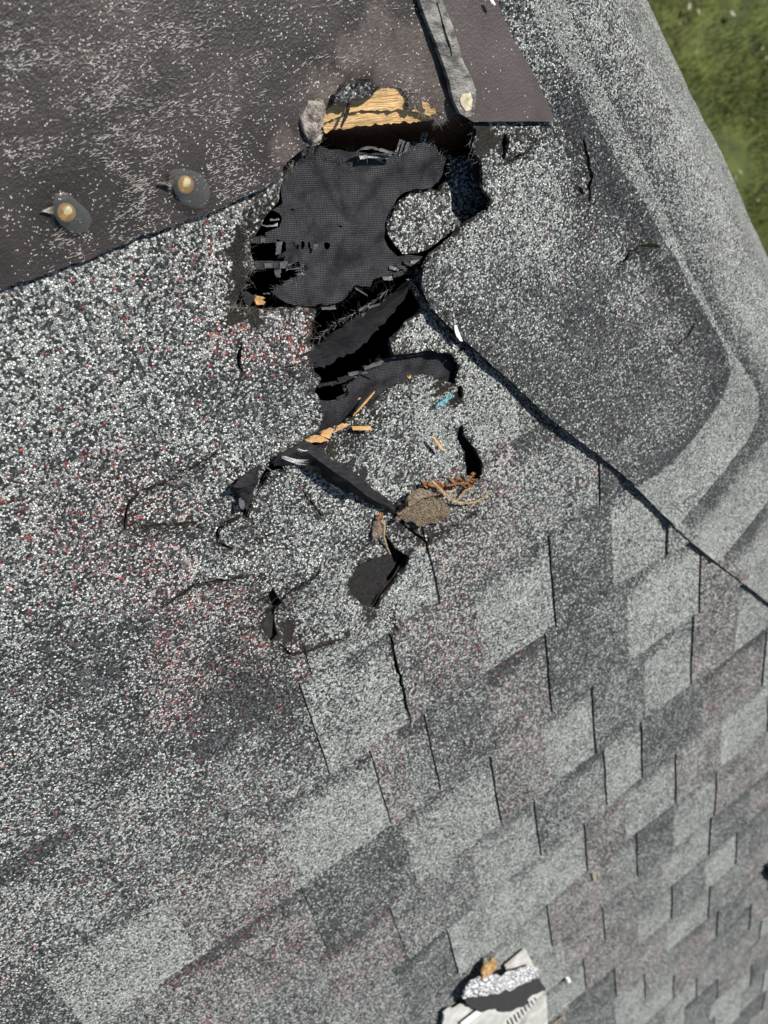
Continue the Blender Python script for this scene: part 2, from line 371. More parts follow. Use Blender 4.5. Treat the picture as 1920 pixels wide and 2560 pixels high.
H2 = pxhole([(1145, 1066), (1152, 1058), (1165, 1092), (1187, 1118), (1195, 1157), (1193, 1196), (1172, 1205), (1160, 1192), (1159, 1170), (1163, 1131), (1147, 1100)])
H3 = pxhole(vc([(1068, 360), (1125, 440), (1205, 488), (1180, 560), (1105, 655), (1040, 720), (1000, 782), (940, 772), (880, 712), (846, 640), (880, 580), (905, 530), (985, 488), (1075, 455)]))
H4 = pxhole([(672, 1462), (690, 1480), (700, 1500), (693, 1527), (698, 1553), (698, 1590), (682, 1606), (660, 1584), (667, 1566), (681, 1518), (668, 1484)], .0014)
H5 = pxhole(vy([(350, 740), (370, 560), (420, 440), (500, 395), (600, 430), (590, 470), (500, 500), (440, 640), (350, 780), (290, 900), (250, 985), (190, 930), (215, 850), (270, 850)]))
CR = [(vg([(920, 905), (850, 950), (760, 1000), (700, 1040), (600, 1080), (560, 1120), (540, 1180), (535, 1240)]), 2.5, 16),
      (vg([(1050, 1185), (960, 1220), (930, 1260), (930, 1300)]), 4, 14), (vg([(930, 1300), (1000, 1330)]), 2, 12),
      (vg([(1060, 1428), (960, 1460), (830, 1480), (780, 1520), (700, 1560)]), 3, 18), (vg([(1030, 440), (1030, 520), (1042, 570)]), 3, 5),
      (vg([(1315, 505), (1200, 545)]), 3, 5), (vg([(560, 1240), (650, 1225), (750, 1222), (850, 1215)]), 1.5, 16),
      (ve([(700, 120), (760, 160), (830, 212)]), 4, 4), (ve([(800, 590), (830, 680), (850, 760), (848, 860)]), 4, 12), (ve([(490, 570), (484, 680)]), 7, 20), (ve([(490, 690), (570, 660), (620, 590)]), 3, 16),
      (ve([(1130, 1050), (1060, 1050), (1020, 1090), (970, 1150)]), 5, 14), (vf([(1290, 285), (1270, 340), (1210, 395)]), 4, 8), (ve([(870, 0), (920, 40)]), 3, 6), (ve([(800, 800), (820, 830)]), 5, 10),
      (vc([(440, 740), (520, 660), (600, 600), (660, 545)]), 4, 16), (vc([(230, 893), (330, 890), (420, 885)]), 4, 10), (vc([(450, 985), (520, 1045), (640, 1000), (840, 910)]), 3, 26), (vc([(1100, 850), (1120, 900)]), 2, 16),
      (vc([(1090, 930), (1100, 1020), (1130, 1130), (1190, 1420)]), 3.5, 3), (vc([(585, 100), (700, 260)]), 1.5, 8), (vc([(1120, 250), (1200, 320), (1310, 410), (1330, 380)]), 3.5, 26), (vc([(1330, 400), (1440, 310), (1570, 215)]), 1.5, 26),
      (vb([(1350, 480), (1400, 445), (1430, 425)]), 5, 8), (vb([(1395, 650), (1400, 700), (1405, 720)]), 7, 8), (vc([(555, 1195), (600, 1170), (540, 1190)]), 3, 5)]
def ribbon(pts, wpx):
    q = resample(PP(pts), .004, False)[:, :2]; t = np.gradient(q, axis=0); t /= np.linalg.norm(t, axis=1)[:, None]; nrm = np.column_stack([-t[:, 1], t[:, 0]])
    n = len(q); env = np.sin(np.linspace(.12, math.pi - .12, n)) ** .5
    wv = 2.3 * wpx * .00038 * env * (.7 + 1.6 * np.abs(fbm(q[:, 0], q[:, 1], .008)))
    mid = q + nrm * (.0016 * fbm(q[:, 0] + 5, q[:, 1], .009)[:, None] * 2)
    return np.vstack([mid + nrm * wv[:, None] / 2, (mid - nrm * wv[:, None] / 2)[::-1]])
CRH = [ribbon(p, wp) for p, wp, _ in CR]; CRL = [(PP(p)[:, :2], wr * .00038) for p, _, wr in CR]
CUTS = [HOLE, H2, H3, H4, H5] + CRH
# bare patches: (pixel point, radius in pixels, strength)
BARE = [(p, r, s) for p, r, s in [((606, 590), 26, .62), ((592, 640), 26, .66), ((604, 690), 26, .66), ((592, 740), 26, .6), ((640, 790), 26, .6), ((590, 790), 26, .6), ((660, 510), 26, .5), ((640, 540), 22, .6), ((760, 775), 16, .5), ((770, 850), 14, .6),
    ((1195, 345), 26, .8), ((1185, 300), 18, .8), ((1225, 360), 26, .5), ((1270, 335), 24, .55), ((1320, 330), 40, .35), ((1420, 470), 40, .35), ((1440, 560), 45, .38), ((1270, 700), 26, .25), ((1115, 780), 36, .25), ((1000, 860), 26, .45), ((880, 1090), 46, .5), ((940, 1040), 30, .5), ((790, 1110), 22, .6), ((1010, 985), 22, .35),
    ((1105, 965), 30, .55), ((1140, 1000), 24, .6), ((820, 1120), 36, .5), ((900, 1020), 24, .5), ((1180, 900), 26, .35), ((1260, 960), 26, .3), ((1350, 1045), 26, .35), ((640, 1440), 36, .35), ((660, 1580), 36, .35), ((725, 1575), 22, .75), ((720, 1600), 18, .6), ((920, 1540), 30, .5), ((980, 1540), 26, .4), ((640, 1350), 40, .3), ((560, 1300), 60, .16), ((1090, 1300), 40, .4), ((1060, 1340), 46, .45), ((1000, 1320), 40, .4), ((1040, 1290), 30, .5), ((900, 1360), 40, .4), ((930, 1500), 24, .4), ((880, 1460), 16, .5), ((530, 1760), 24, .2), ((330, 1190), 60, .12)]]
BARE += [((640, 1720), 75, .30), ((700, 1800), 60, .26), ((560, 1640), 60, .22), ((680, 1540), 40, .45), ((650, 1500), 40, .42), ((760, 1590), 40, .32), ((1030, 1340), 50, .4), ((620, 1290), 40, .3), ((380, 1300), 40, .2), ((600, 1170), 26, .3), ((690, 1170), 26, .3)]
BAREM = [(P(*p)[:2], r * .00040, s) for p, r, s in BARE]
def wear_at(xy):
    wv = np.zeros(len(xy))
    for l, r in CRL: wv = np.maximum(wv, .56 * (1 - smooth(.1 * r, r * 1.0, dseg(xy, l))))
    for c_, r, s in BAREM: wv = np.maximum(wv, s * (1 - smooth(.55 * r, 1.5 * r, np.hypot(*(xy - c_).T))))
    for h in (HOLE, H2, H3, H4): wv = np.maximum(wv, .5 * (1 - smooth(.0005, .0055, dseg(xy, np.vstack([h, h[:1]])))))
    return wv
# pigment blends near the damage: pixel point, radius, pale share, red share
BLEND = [((200, 780), 190, .60, .005), ((60, 1000), 200, .55, .02), ((560, 640), 90, .55, .03), ((640, 860), 70, .52, .13), ((740, 850), 40, .55, .22), ((480, 640), 60, .5, .05), ((430, 690), 90, .45, .05), ((560, 980), 60, .27, .0), ((680, 960), 70, .20, .0), ((760, 940), 30, .2, 0), ((700, 1050), 80, .5, 0), ((480, 1110), 70, .42, .01), ((330, 1250), 90, .36, .07), ((200, 1250), 100, .40, .08), ((130, 1150), 60, .40, .02), ((330, 1400), 90, .38, .08), ((100, 1480), 130, .48, .025), ((640, 1250), 100, .48, 0), ((900, 1250), 110, .52, 0), ((780, 1500), 90, .46, .01), ((1000, 1150), 110, .46, .004), ((1230, 1100), 120, .5, .012), ((1330, 1230), 90, .55, .02),
         ((140, 1650), 90, .22, .01), ((250, 1640), 80, .24, .0), ((330, 1760), 70, .22, 0), ((430, 1620), 90, .40, .07), ((450, 1790), 60, .42, .12), ((560, 1640), 80, .34, .07), ((690, 1630), 60, .45, .07), ((560, 1760), 70, .20, .02), ((650, 1780), 60, .22, 0), ((440, 1860), 60, .26, 0), ((330, 1900), 60, .28, 0), ((130, 1840), 130, .46, .01), ((560, 1960), 120, .50, .012), ((300, 2050), 120, .46, .02), ((160, 2100), 80, .40, .03), ((120, 2250), 100, .50, .01)]
BLENDM = [(P(*p)[:2], r * .00043, a, b) for p, r, a, b in BLEND]
def blend(xy, pale, red, b=.12):
    num = np.full(len(xy), b) * pale; nr = np.full(len(xy), b) * red; den = np.full(len(xy), b)
    for c_, r, a, b in BLENDM:
        k = np.exp(-(((xy - c_) ** 2).sum(1)) / (r * r) * 1.1) * 1.5; num += k * a; nr += k * b; den += k
    return num / den, nr / den
DENT = [(P(*p)[:2], r * .0004, dz) for p, r, dz in [((1000, 1130), 130, -.004), ((640, 1360), 60, -.004), ((690, 1560), 60, -.005), ((480, 1130), 70, .003), ((620, 1430), 60, .003), ((800, 1420), 80, .004), ((850, 1560), 90, .003), ((600, 1200), 60, .004), ((900, 1300), 70, .003), ((1080, 1330), 50, -.005), ((1230, 1000), 70, .003), ((1100, 800), 50, -.003), ((740, 900), 50, .003), ((620, 640), 40, -.002), ((560, 1750), 120, -.003), ((330, 1560), 120, .003)]]
def relief(x, y):
    x = np.asarray(x, float); y = np.asarray(y, float)
    z = .0035 * fbm(x, y, .11, 3); xy = np.column_stack([x, y])
    for c_, r, dz in DENT: z = z + 1.7 * dz * np.exp(-((xy - c_) ** 2).sum(1) / (r * r))
    nr = (x < .35) & (x > -.25) & (y > -.35) & (y < .35)
    if nr.any():
        zz = np.zeros(len(x)); sub = xy[nr]
        for l, r in CRL: zz[nr] = np.maximum(zz[nr], .0026 * np.exp(-(dseg(sub, l) / .007) ** 2))
        for h in (HOLE, H3, H4, H5, H2): zz[nr] += np.exp(-(dseg(sub, np.vstack([h, h[:1]])) / .010) ** 2) * (.0012 + .009 * fbm(sub[:, 0], sub[:, 1], .028, 2))
        z = z + zz
    return z

JOINT = [(1033, 700), (1062, 752), (1100, 795), (1140, 832), (1200, 885), (1250, 930), (1310, 985), (1372, 1042), (1440, 1095), (1500, 1140), (1562, 1192), (1625, 1252), (1682, 1312), (1735, 1360), (1785, 1400), (1890, 1482), (2000, 1570), (2200, 1730)]
JXY = PP(JOINT, .010)[:, :2]; _jd = JXY[-1] - JXY[-2]; _jd /= np.linalg.norm(_jd); JXY = np.vstack([JXY, JXY[-1] + _jd * 3.2])
F0 = P(1240, 0)[:2]; E2 = np.array([.54215546, -.8402782]); G2 = np.array([.8402782, .54215546]); RR = .225; TH = math.radians(74)
_o = np.array([.010, .008])
BEYOND = np.vstack([PP([(1000, -700), (1130, -100), (1120, 250), (1120, 500), (1020, 620)], 0)[:, :2], JXY + _o, [(5, -3.6), (5, 3), (0, 3)]])

# ------------------------------------------------------------------ the main slope: every shingle tab its own piece
roof = thing('roof_slope', P(900, 1500), 'weathered grey asphalt shingle roof slope with a torn open hole', 'roof')
VB = [-1.42, -1.18, -.945, -.71, -.475, -.238, -.002, .235, .472, .715, .957, 1.19, 1.42, 1.65, 1.86, 2.065, 2.275, 2.475, 2.67, 2.845, 3.035, 3.21, 3.42, 3.63, 3.84, 4.05, 4.28, 4.5]
K0 = 7                                                                      # index of the course that starts at .235
# slots (dark notch lines) of each course and the colours of the pieces left and right of them
SLOT = {-2: [-.75, -.445, -.1], -1: [-.445, .065, .44, .8], 0: [-.60, -.215, -.04, .315, .62], 1: [-.98, -.547, -.13, -.008, .288, .73], 2: [-.9, -.338, .12, .404, .718, 1.02],
        3: [-.55, -.183, .217, .432, .555, 1.005, 1.3], 4: [-.4, -.069, .36, .681, 1.052, 1.4], 5: [-.3, .22, .541, .853, 1.22], 6: [-.2, .10, .412, .847, 1.15], 7: [0, .33, .692, .986, 1.3], 8: [.1, .45, .872, 1.2], 9: [.3, .579, .928, 1.2], 10: [.4, .725, 1.123, 1.4], 11: [.5, .853, 1.205], 12: [.6, .977, 1.3], 13: [.7, 1.19]}
# low piece (left of a slot) / high piece (right of it) by colour letter
PAIR = {-1: ['CR', 'PR', 'MC', 'PR'], 0: ['MM', 'MP', 'PR', 'PC', 'PM'], 1: ['MC', 'PR', 'PR', 'MC', 'RC', 'PR'], 2: ['MM', 'RC', 'PR', 'PC', 'PR', 'PC'],
        3: ['PM', 'RM', 'PC', 'MP', 'PC', 'RP', 'CP'], 4: ['CM', 'CP', 'PR', 'PR', 'PR', 'PC'], 5: ['PC', 'PR', 'MC', 'PR', 'PC'], 6: ['CP', 'CP', 'RM', 'PC', 'RP'], 7: ['PM', 'PR', 'PC', 'PC', 'PR']}
TONE = {'P': (.70, .004), 'M': (.46, .02), 'R': (.44, .042), 'C': (.28, .002)}
n_tab = 0
SOOT = [(P(*p)[:2], r * .00043, a) for p, r, a in [((640, 1735), 75, .34), ((710, 1800), 60, .24), ((590, 1800), 45, .22), ((560, 1640), 60, .15), ((470, 1850), 50, .14), ((760, 1870), 50, .15), ((330, 1880), 60, .12)]]
def tab(u0, u1, v0, v1, tone, high, band, slot_right):
    global n_tab
    near = v0 < .5 and u0 < .5
    dist = math.hypot(u0 + .5, v0 + .9); sp = .006 if near else (.012 if v0 < 1.2 else .03)
    hid = v1 < .05 or (v1 < .24 and u1 < .06 and not -.46 < u1 < -.43)
    if hid: slot_right = False; high = False; band = False
    gp = .0 if hid or u1 < -.3 else .0004
    x0, x1, y0, y1 = u0 * HC + gp, u1 * HC - ((.0005 if u0 < -.3 else .0009 if near else .0016) if slot_right else gp), -v0 * HC + .004, -v1 * HC
    o = ragged([(x0, y0), (x0, y1), (x1, y1), (x1, y0)], .008 if near else .02, .0005)
    cd = np.linalg.norm(np.array([(max(x0, -.42) + x1) / 2, (min(y0, .25) + y1) / 2, 0]) - CAM); gsc = float(np.interp(cd, [.62, .70, .83, 1.05, 1.5], [1.0, 1.06, 1.10, 1.12, 1.15])); pale, red = TONE[tone]; pale += rng.uniform(-.05, .05); lift = ((.0012 if (u0 < -.25 or v0 < -.1) else .0026) if high else 0.) + rng.uniform(0, .0006)
    def z(xy):
        k = np.clip((y0 - xy[:, 1]) / (y0 - y1), 0, 1)
        return k * (.0008 if hid else .0022 if near else .0040) + lift + relief(xy[:, 0], xy[:, 1])
    def tint(xy, _):
        p = np.full(len(xy), pale) + .22 * fbm(xy[:, 0] + 31 * lift, xy[:, 1], .055, 3); r = np.full(len(xy), red)
        if u0 < -.0 and v0 < .2: p, r = blend(xy, pale, red, .12 if v0 < -.1 else .3)
        if u0 < 0 and v0 < .75:
            for c_, rr, a in SOOT: p = p - a * np.exp(-((xy - c_) ** 2).sum(1) / rr ** 2)
        bw = .046 if band else .010                                         # printed shadow line under the course above
        k = np.clip((y0 - xy[:, 1]), 0, 1) + .012 * fbm(xy[:, 0], xy[:, 1], .03, 2)
        strength = (.46 if band else .12) * (1 if v0 > .2 or u0 > 0 else .3)
        p = p - strength * (1 - smooth(bw * .25, bw, k))
        return np.column_stack([np.clip(p, .06, 1), r, wear_at(xy) if near else np.zeros(len(xy)), np.full(len(xy), gsc)])
    try: sheet('shingle', o, GRAN, roof, (CUTS if near else []) + [BEYOND], sp, z, .0036, tint)
    except ValueError: return
    n_tab += 1
for i in range(len(VB) - 1):
    k = i - K0; v0, v1 = VB[i], VB[i + 1]
    um = {}.get(k, None)
    lo_u = -1.15 + max(0, v0 - .3) * .38; hi_u = 1.55
    sl = SLOT.get(k) or sorted(np.arange(lo_u, hi_u, .33) + rng.uniform(-.06, .06, len(np.arange(lo_u, hi_u, .33))))
    sl = [s for s in sl if lo_u < s < hi_u]
    while sl[0] - lo_u > .5: sl.insert(0, sl[0] - rng.uniform(.27, .4))
    while hi_u - sl[-1] > .3: sl.append(sl[-1] + rng.uniform(.25, .38))
    pr = PAIR.get(k, []); n0 = len(sl) - len(pr)
    known = SLOT.get(k, [])
    prev = lo_u
    for j, s in enumerate(sl):
        nxt = sl[j + 1] if j + 1 < len(sl) else hi_u + .3
        q = pr[known.index(s)] if s in known and known.index(s) < len(pr) else random.choice(['PC', 'PR', 'MP', 'RC', 'PM', 'CR', 'RP'])
        mid = s + (nxt - s) * (.5 if k < 3 else rng.uniform(.42, .6))
        if s - prev > .02: tab(prev, s, v0, v1, q[0], False, True, True)
        tab(s, mid, v0, v1, q[1], True, False, False); prev = mid
# the mat and deck below the shingles
_s = np.array([(-.6, -.012), (0, -.012), (.35, -.012), (.62, -.012)]); _fold = F0 + np.outer(_s[:, 0], E2) + np.outer(_s[:, 1], G2)
_jt = JXY[np.argsort(-JXY[:, 1])]; _jt = JXY[(JXY[:, 1] < _fold[-1, 1] - .02)] + _o
big = np.vstack([[(-.75, .70), (-.75, -.4), (-.35, -2.85), (_jt[-1][0] - .3, -2.85)], _jt[::-1], _fold[::-1]])
HOLEM = HOLE + (HOLE - HOLE.mean(0)) / np.linalg.norm(HOLE - HOLE.mean(0), axis=1)[:, None] * .006
HOLEB = HOLE + (HOLE - HOLE.mean(0)) / np.linalg.norm(HOLE - HOLE.mean(0), axis=1)[:, None] * .012
low = lambda xy: relief(xy[:, 0], xy[:, 1]) - .0056
sheet('asphalt_mat', resample(big, .1), MAT_ASPH, roof, [HOLEM, PP([(1030, 640), (1110, 560), (1200, 480), (1270, 520), (1200, 630), (1110, 730), (1050, 750)])[:, :2], H2, H3, H5], .03, low, .001)
HOLED = HOLE + (HOLE - HOLE.mean(0)) / np.linalg.norm(HOLE - HOLE.mean(0), axis=1)[:, None] * .030
tmp = np.array(big)
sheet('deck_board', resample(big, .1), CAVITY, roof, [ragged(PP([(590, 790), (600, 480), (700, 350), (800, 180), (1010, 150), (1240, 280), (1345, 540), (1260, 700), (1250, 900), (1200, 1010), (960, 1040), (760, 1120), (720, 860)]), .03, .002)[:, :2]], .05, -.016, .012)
# attic space seen through the hole
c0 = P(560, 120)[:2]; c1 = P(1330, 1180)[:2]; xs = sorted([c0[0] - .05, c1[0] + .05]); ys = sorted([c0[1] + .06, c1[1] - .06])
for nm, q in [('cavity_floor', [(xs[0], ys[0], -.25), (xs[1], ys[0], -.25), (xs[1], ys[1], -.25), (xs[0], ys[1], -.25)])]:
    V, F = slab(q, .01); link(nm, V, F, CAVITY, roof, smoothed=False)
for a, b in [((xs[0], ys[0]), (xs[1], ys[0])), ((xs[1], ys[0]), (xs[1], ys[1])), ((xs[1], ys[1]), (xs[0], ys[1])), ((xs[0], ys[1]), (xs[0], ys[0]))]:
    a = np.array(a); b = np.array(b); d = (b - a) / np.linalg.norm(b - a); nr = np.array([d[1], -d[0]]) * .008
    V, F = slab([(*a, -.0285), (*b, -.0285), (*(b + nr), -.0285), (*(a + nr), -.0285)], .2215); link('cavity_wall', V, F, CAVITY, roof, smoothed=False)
# broken wood at the top of the hole
wt = va([(560, 330), (600, 250), (720, 195), (830, 155), (1020, 120), (1130, 200), (1260, 290)])
wm = va([(560, 345), (700, 285), (790, 262), (930, 268), (1060, 262), (1180, 300), (1275, 315)]); wb = va([(578, 388), (640, 380), (790, 360), (900, 346), (1010, 340), (1100, 330), (1230, 318)])
h_ = lambda pts, h: [(p[0], p[1], h) for p in pts]
pl1 = loft('wood_ply', [h_(wt, .0095), h_(wm, .0065)], WOOD, roof, 40, .0012, .012, .006, 8, jag=.0004)
pl2 = loft('wood_ply', [h_(va([(560, 325), (700, 270), (790, 250), (930, 260), (1060, 255), (1180, 292), (1275, 308)]), .0045), h_(wb, .0005)], WOOD, roof, 40, .0012, .012, .008, 8, jag=.0006)
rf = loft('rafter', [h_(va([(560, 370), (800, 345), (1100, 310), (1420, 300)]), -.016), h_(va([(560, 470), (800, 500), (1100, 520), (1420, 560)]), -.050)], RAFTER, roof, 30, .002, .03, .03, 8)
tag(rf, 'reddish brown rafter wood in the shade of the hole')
sheet('splinter', ragged(PP(va([(706, 222), (720, 215), (716, 262), (700, 310), (668, 368), (662, 360), (690, 280)]), .010), .004, .0004)[:, :2], FELT, roof, (), .004, .0125, .0008)

# ------------------------------------------------------------------ the right-hand slope that rolls over towards the lawn
def roll(xy_sa, zz):
    s, a = xy_sa[:, 0], xy_sa[:, 1]; th = np.clip(a / RR, 0, TH); rest = np.maximum(a - RR * TH, 0)
    d = np.where(a < 0, a, RR * np.sin(th) + rest * math.cos(TH)); z = -RR * (1 - np.cos(th)) - rest * math.sin(TH)
    nx = np.sin(th); nz = np.cos(th); d = d + zz * nx; z = z + zz * nz
    p = F0 + np.outer(s, E2) + np.outer(d, G2); return np.column_stack([p, z])
def to_sa(px, py, h=.012):
    r = ray(px, py); ts = np.linspace(.1, 4, 4000) / FPX; p = CAM + np.outer(ts, r); q = p[:, :2] - F0; d = q @ G2
    zs = np.where(d < 0, 0, np.where(d < RR * math.sin(TH), -(RR - np.sqrt(np.maximum(RR * RR - d * d, 0))), -RR * (1 - math.cos(TH)) - (d - RR * math.sin(TH)) * math.tan(TH))) + h
    b = p[:, 2] < zs
    i = int(np.argmax(b)) if b.any() else len(ts) - 1
    dd = d[i]; s = q[i] @ E2
    a = dd if dd < 0 else (RR * math.asin(min(dd / RR, 1)) if dd < RR * math.sin(TH) else RR * TH + (dd - RR * math.sin(TH)) / math.cos(TH))
    return (s, a)
def sa(pts): return [to_sa(p[0], p[1]) for p in pts]
def sa_xy(xy): q = np.asarray(xy)[:, :2] - F0; return np.column_stack([q @ E2, q @ G2])
slope2 = thing('side_slope', P(1500, 700), 'pale shingle slope right of the dark diagonal seam, rolling over towards the lawn', 'roof')
Jsa = sa_xy(JXY)
B1 = vf([(1080, 985), (1230, 880), (1350, 740), (1440, 610), (1478, 500), (1468, 420), (1420, 330), (1340, 200), (1240, 0)]) + ve([(1190, 1050), (1100, 870), (1000, 730), (930, 600), (860, 480), (800, 350), (720, 200), (640, 80), (600, 0)])
B2 = vf([(1262, 1146), (1330, 1070), (1450, 930), (1560, 790), (1608, 680), (1600, 590), (1540, 480), (1450, 350), (1370, 170), (1290, 30)]) + ve([(1240, 1000), (1150, 830), (1050, 640), (950, 450), (870, 300), (790, 130), (730, 0)])
B3 = vf([(1440, 1312), (1540, 1200), (1650, 1060), (1700, 960), (1720, 850), (1700, 730), (1640, 590), (1560, 440), (1480, 290), (1420, 130)]) + ve([(1380, 1010), (1250, 750), (1100, 480), (1000, 300), (900, 120), (830, 0)])
B4 = [(2030, 1596), (2060, 1400), (2050, 1250), (2000, 1080)] + ve([(1700, 1400), (1600, 1180), (1480, 900), (1320, 600), (1170, 350), (1060, 170), (960, 0)])
def bsa(B, first_on_joint=True):
    q = np.array(sa(B)); d = q[-1] - q[-2]; d /= np.linalg.norm(d); return np.vstack([q, q[-1] + d * .5])
b1, b2, b3, b4 = [bsa(B) for B in (B1, B2, B3, B4)]
def on_joint(p): return np.argmin(np.hypot(*(Jr - p).T))
Jr = resample(Jsa, .006, False)
bs = []
for b in (b1, b2, b3, b4):
    i = on_joint(b[0]); b[0] = Jr[i]; bs.append((i, b))
def strip(i0, inner, i1, outer):
    """region between two course edges, closed along the joint"""
    return np.vstack([inner[::-1], Jr[i0:i1 + 1], outer[1:]])
def sa_relief(zb, outer=None):
    def z(q):
        lip = 0. if outer is None else .0085 * np.exp(-(dseg(q, outer) / .020) ** 2)
        v = roll(q, np.zeros(len(q))); zz = zb + .5 * relief(v[:, 0], v[:, 1])
        zz = zz + .0035 * fbm(q[:, 0] * .35, q[:, 1], .035, 2) * smooth(-.02, .08, q[:, 1]) + .009 * smooth(-.02, .06, q[:, 1]) * fbm(q[:, 0] * .13, q[:, 1], .045, 2); return zz + lip
    return z
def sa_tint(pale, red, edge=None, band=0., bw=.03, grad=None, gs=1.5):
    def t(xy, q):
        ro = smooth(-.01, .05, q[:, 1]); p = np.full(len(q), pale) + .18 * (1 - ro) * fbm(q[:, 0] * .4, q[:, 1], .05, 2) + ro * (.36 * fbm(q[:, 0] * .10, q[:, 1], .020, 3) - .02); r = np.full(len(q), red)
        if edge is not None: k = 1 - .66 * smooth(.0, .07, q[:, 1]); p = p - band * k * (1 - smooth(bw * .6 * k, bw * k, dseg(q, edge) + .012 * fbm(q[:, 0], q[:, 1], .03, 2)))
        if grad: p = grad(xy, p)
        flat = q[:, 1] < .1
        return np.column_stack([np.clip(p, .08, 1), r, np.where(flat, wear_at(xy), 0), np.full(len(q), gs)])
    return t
holes_sa = [sa_xy(h) for h in CUTS]
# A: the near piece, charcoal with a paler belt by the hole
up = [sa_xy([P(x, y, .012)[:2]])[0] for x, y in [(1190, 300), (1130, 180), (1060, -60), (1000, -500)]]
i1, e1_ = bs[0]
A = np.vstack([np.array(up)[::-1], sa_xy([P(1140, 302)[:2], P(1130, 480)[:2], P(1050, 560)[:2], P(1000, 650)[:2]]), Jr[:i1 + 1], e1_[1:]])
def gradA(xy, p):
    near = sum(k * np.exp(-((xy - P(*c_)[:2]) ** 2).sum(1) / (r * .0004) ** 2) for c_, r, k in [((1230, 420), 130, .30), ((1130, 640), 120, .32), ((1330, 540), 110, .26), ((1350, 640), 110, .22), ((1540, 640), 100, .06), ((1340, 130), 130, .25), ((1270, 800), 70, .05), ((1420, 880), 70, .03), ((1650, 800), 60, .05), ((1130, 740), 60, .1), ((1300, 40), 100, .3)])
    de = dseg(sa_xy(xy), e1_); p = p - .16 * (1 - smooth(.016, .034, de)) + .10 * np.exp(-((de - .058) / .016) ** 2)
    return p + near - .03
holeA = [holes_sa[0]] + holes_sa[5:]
# the flap of this piece that hangs into the hole is built below; here the hole is cut out
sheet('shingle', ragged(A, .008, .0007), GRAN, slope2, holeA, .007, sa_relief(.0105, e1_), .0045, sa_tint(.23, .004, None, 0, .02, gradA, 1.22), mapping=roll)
i2, e2_ = bs[1]; i3, e3_ = bs[2]; i4, e4_ = bs[3]
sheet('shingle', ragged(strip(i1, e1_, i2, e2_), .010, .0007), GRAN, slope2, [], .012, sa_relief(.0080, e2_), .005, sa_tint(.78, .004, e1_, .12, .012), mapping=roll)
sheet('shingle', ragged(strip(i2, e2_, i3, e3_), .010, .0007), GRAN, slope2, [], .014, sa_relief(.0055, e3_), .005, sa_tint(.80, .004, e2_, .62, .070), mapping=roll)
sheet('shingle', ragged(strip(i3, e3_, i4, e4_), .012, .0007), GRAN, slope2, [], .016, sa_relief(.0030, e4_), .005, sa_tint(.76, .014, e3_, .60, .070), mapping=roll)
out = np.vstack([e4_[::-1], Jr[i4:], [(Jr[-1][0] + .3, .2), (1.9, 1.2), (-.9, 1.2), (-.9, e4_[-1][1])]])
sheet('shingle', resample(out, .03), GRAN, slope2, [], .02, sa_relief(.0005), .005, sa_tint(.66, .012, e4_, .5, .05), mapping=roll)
# crumbly double edge along the seam
def seam(name, off, w0, h0, h1, mt, pale, wr):
    q = resample(PP([(x, y, .010) for x, y in JOINT]), .004, False)[:, :2]; t = np.gradient(q, axis=0); t /= np.linalg.norm(t, axis=1)[:, None]; nr = np.column_stack([t[:, 1], -t[:, 0]])
    if (nr[5] @ (P(900, 1300)[:2] - q[5])) < 0: nr = -nr
    rows = []
    for k in np.linspace(0, 1, 5):
        o = off + w0 * (k + .9 * k * fbm(q[:, 0] + 3 * off, q[:, 1], .012, 3)); z = h0 + (h1 - h0) * k + .003 * fbm(q[:, 0] + 7 * k, q[:, 1], .006, 3)
        rows.append(np.column_stack([q + nr * o[:, None], z]))
    V = np.vstack(rows); n = len(q); F = [(i * n + j, i * n + j + 1, (i + 1) * n + j + 1, (i + 1) * n + j) for i in range(4) for j in range(n - 1)]
    if np.cross(V[F[0][1]] - V[F[0][0]], V[F[0][3]] - V[F[0][0]])[2] < 0: F = [f[::-1] for f in F]
    V2, F2 = thicken(V, F, .003); tv = np.tile([pale, .004, wr, 1.25], (len(V2), 1)); tv[:, 2] += .35 * fbm(V2[:, 0], V2[:, 1], .02, 2); return link(name, V2, F2, GRAN, slope2, tint=tv)
seam('crumbly_edge', .0, .0012, .0085, .0062, BUTT, .25, .4); seam('crumbly_edge', .0006, .0022, .0062, .0044, BUTT, .50, .15)
# torn granulated corner folded down into the hole
frag = va([(958, 940), (985, 880), (1010, 830), (1080, 745), (1140, 722), (1200, 722), (1250, 735), (1300, 660), (1320, 560), (1380, 520), (1470, 540), (1520, 700), (1530, 840), (1400, 910), (1290, 985), (1190, 1060), (1120, 1092), (1030, 1092), (985, 1040), (965, 1000)])
fx = PP(frag, -.016); tip = P(*va([(990, 950)])[0][:2], -.016)[:2]; rt = P(*va([(1480, 700)])[0][:2], 0)[:2]; dv = (rt - tip); dl = np.linalg.norm(dv); dv /= dl
def frz(xy):
    k = np.clip(((xy - tip) @ dv) / dl, -.2, 1.2); ed = dseg(xy, fx[:12][:, :2])
    return -.021 + .004 * k + .0045 * smooth(0, .02, ed) * (1 - k) + .0015 * fbm(xy[:, 0], xy[:, 1], .02)
fr = sheet('shingle_fragment', ragged(fx, .004, .0008), GRAN, slope2, (), .005, frz, .004, lambda xy, _: np.column_stack([np.full(len(xy), .50), np.full(len(xy), .003), .5 * (1 - smooth(.001, .006, dseg(xy, np.vstack([fx, fx[:1]])[:, :2]))), np.ones(len(xy))]))
tag(fr, 'granulated shingle corner folded down into the hole')

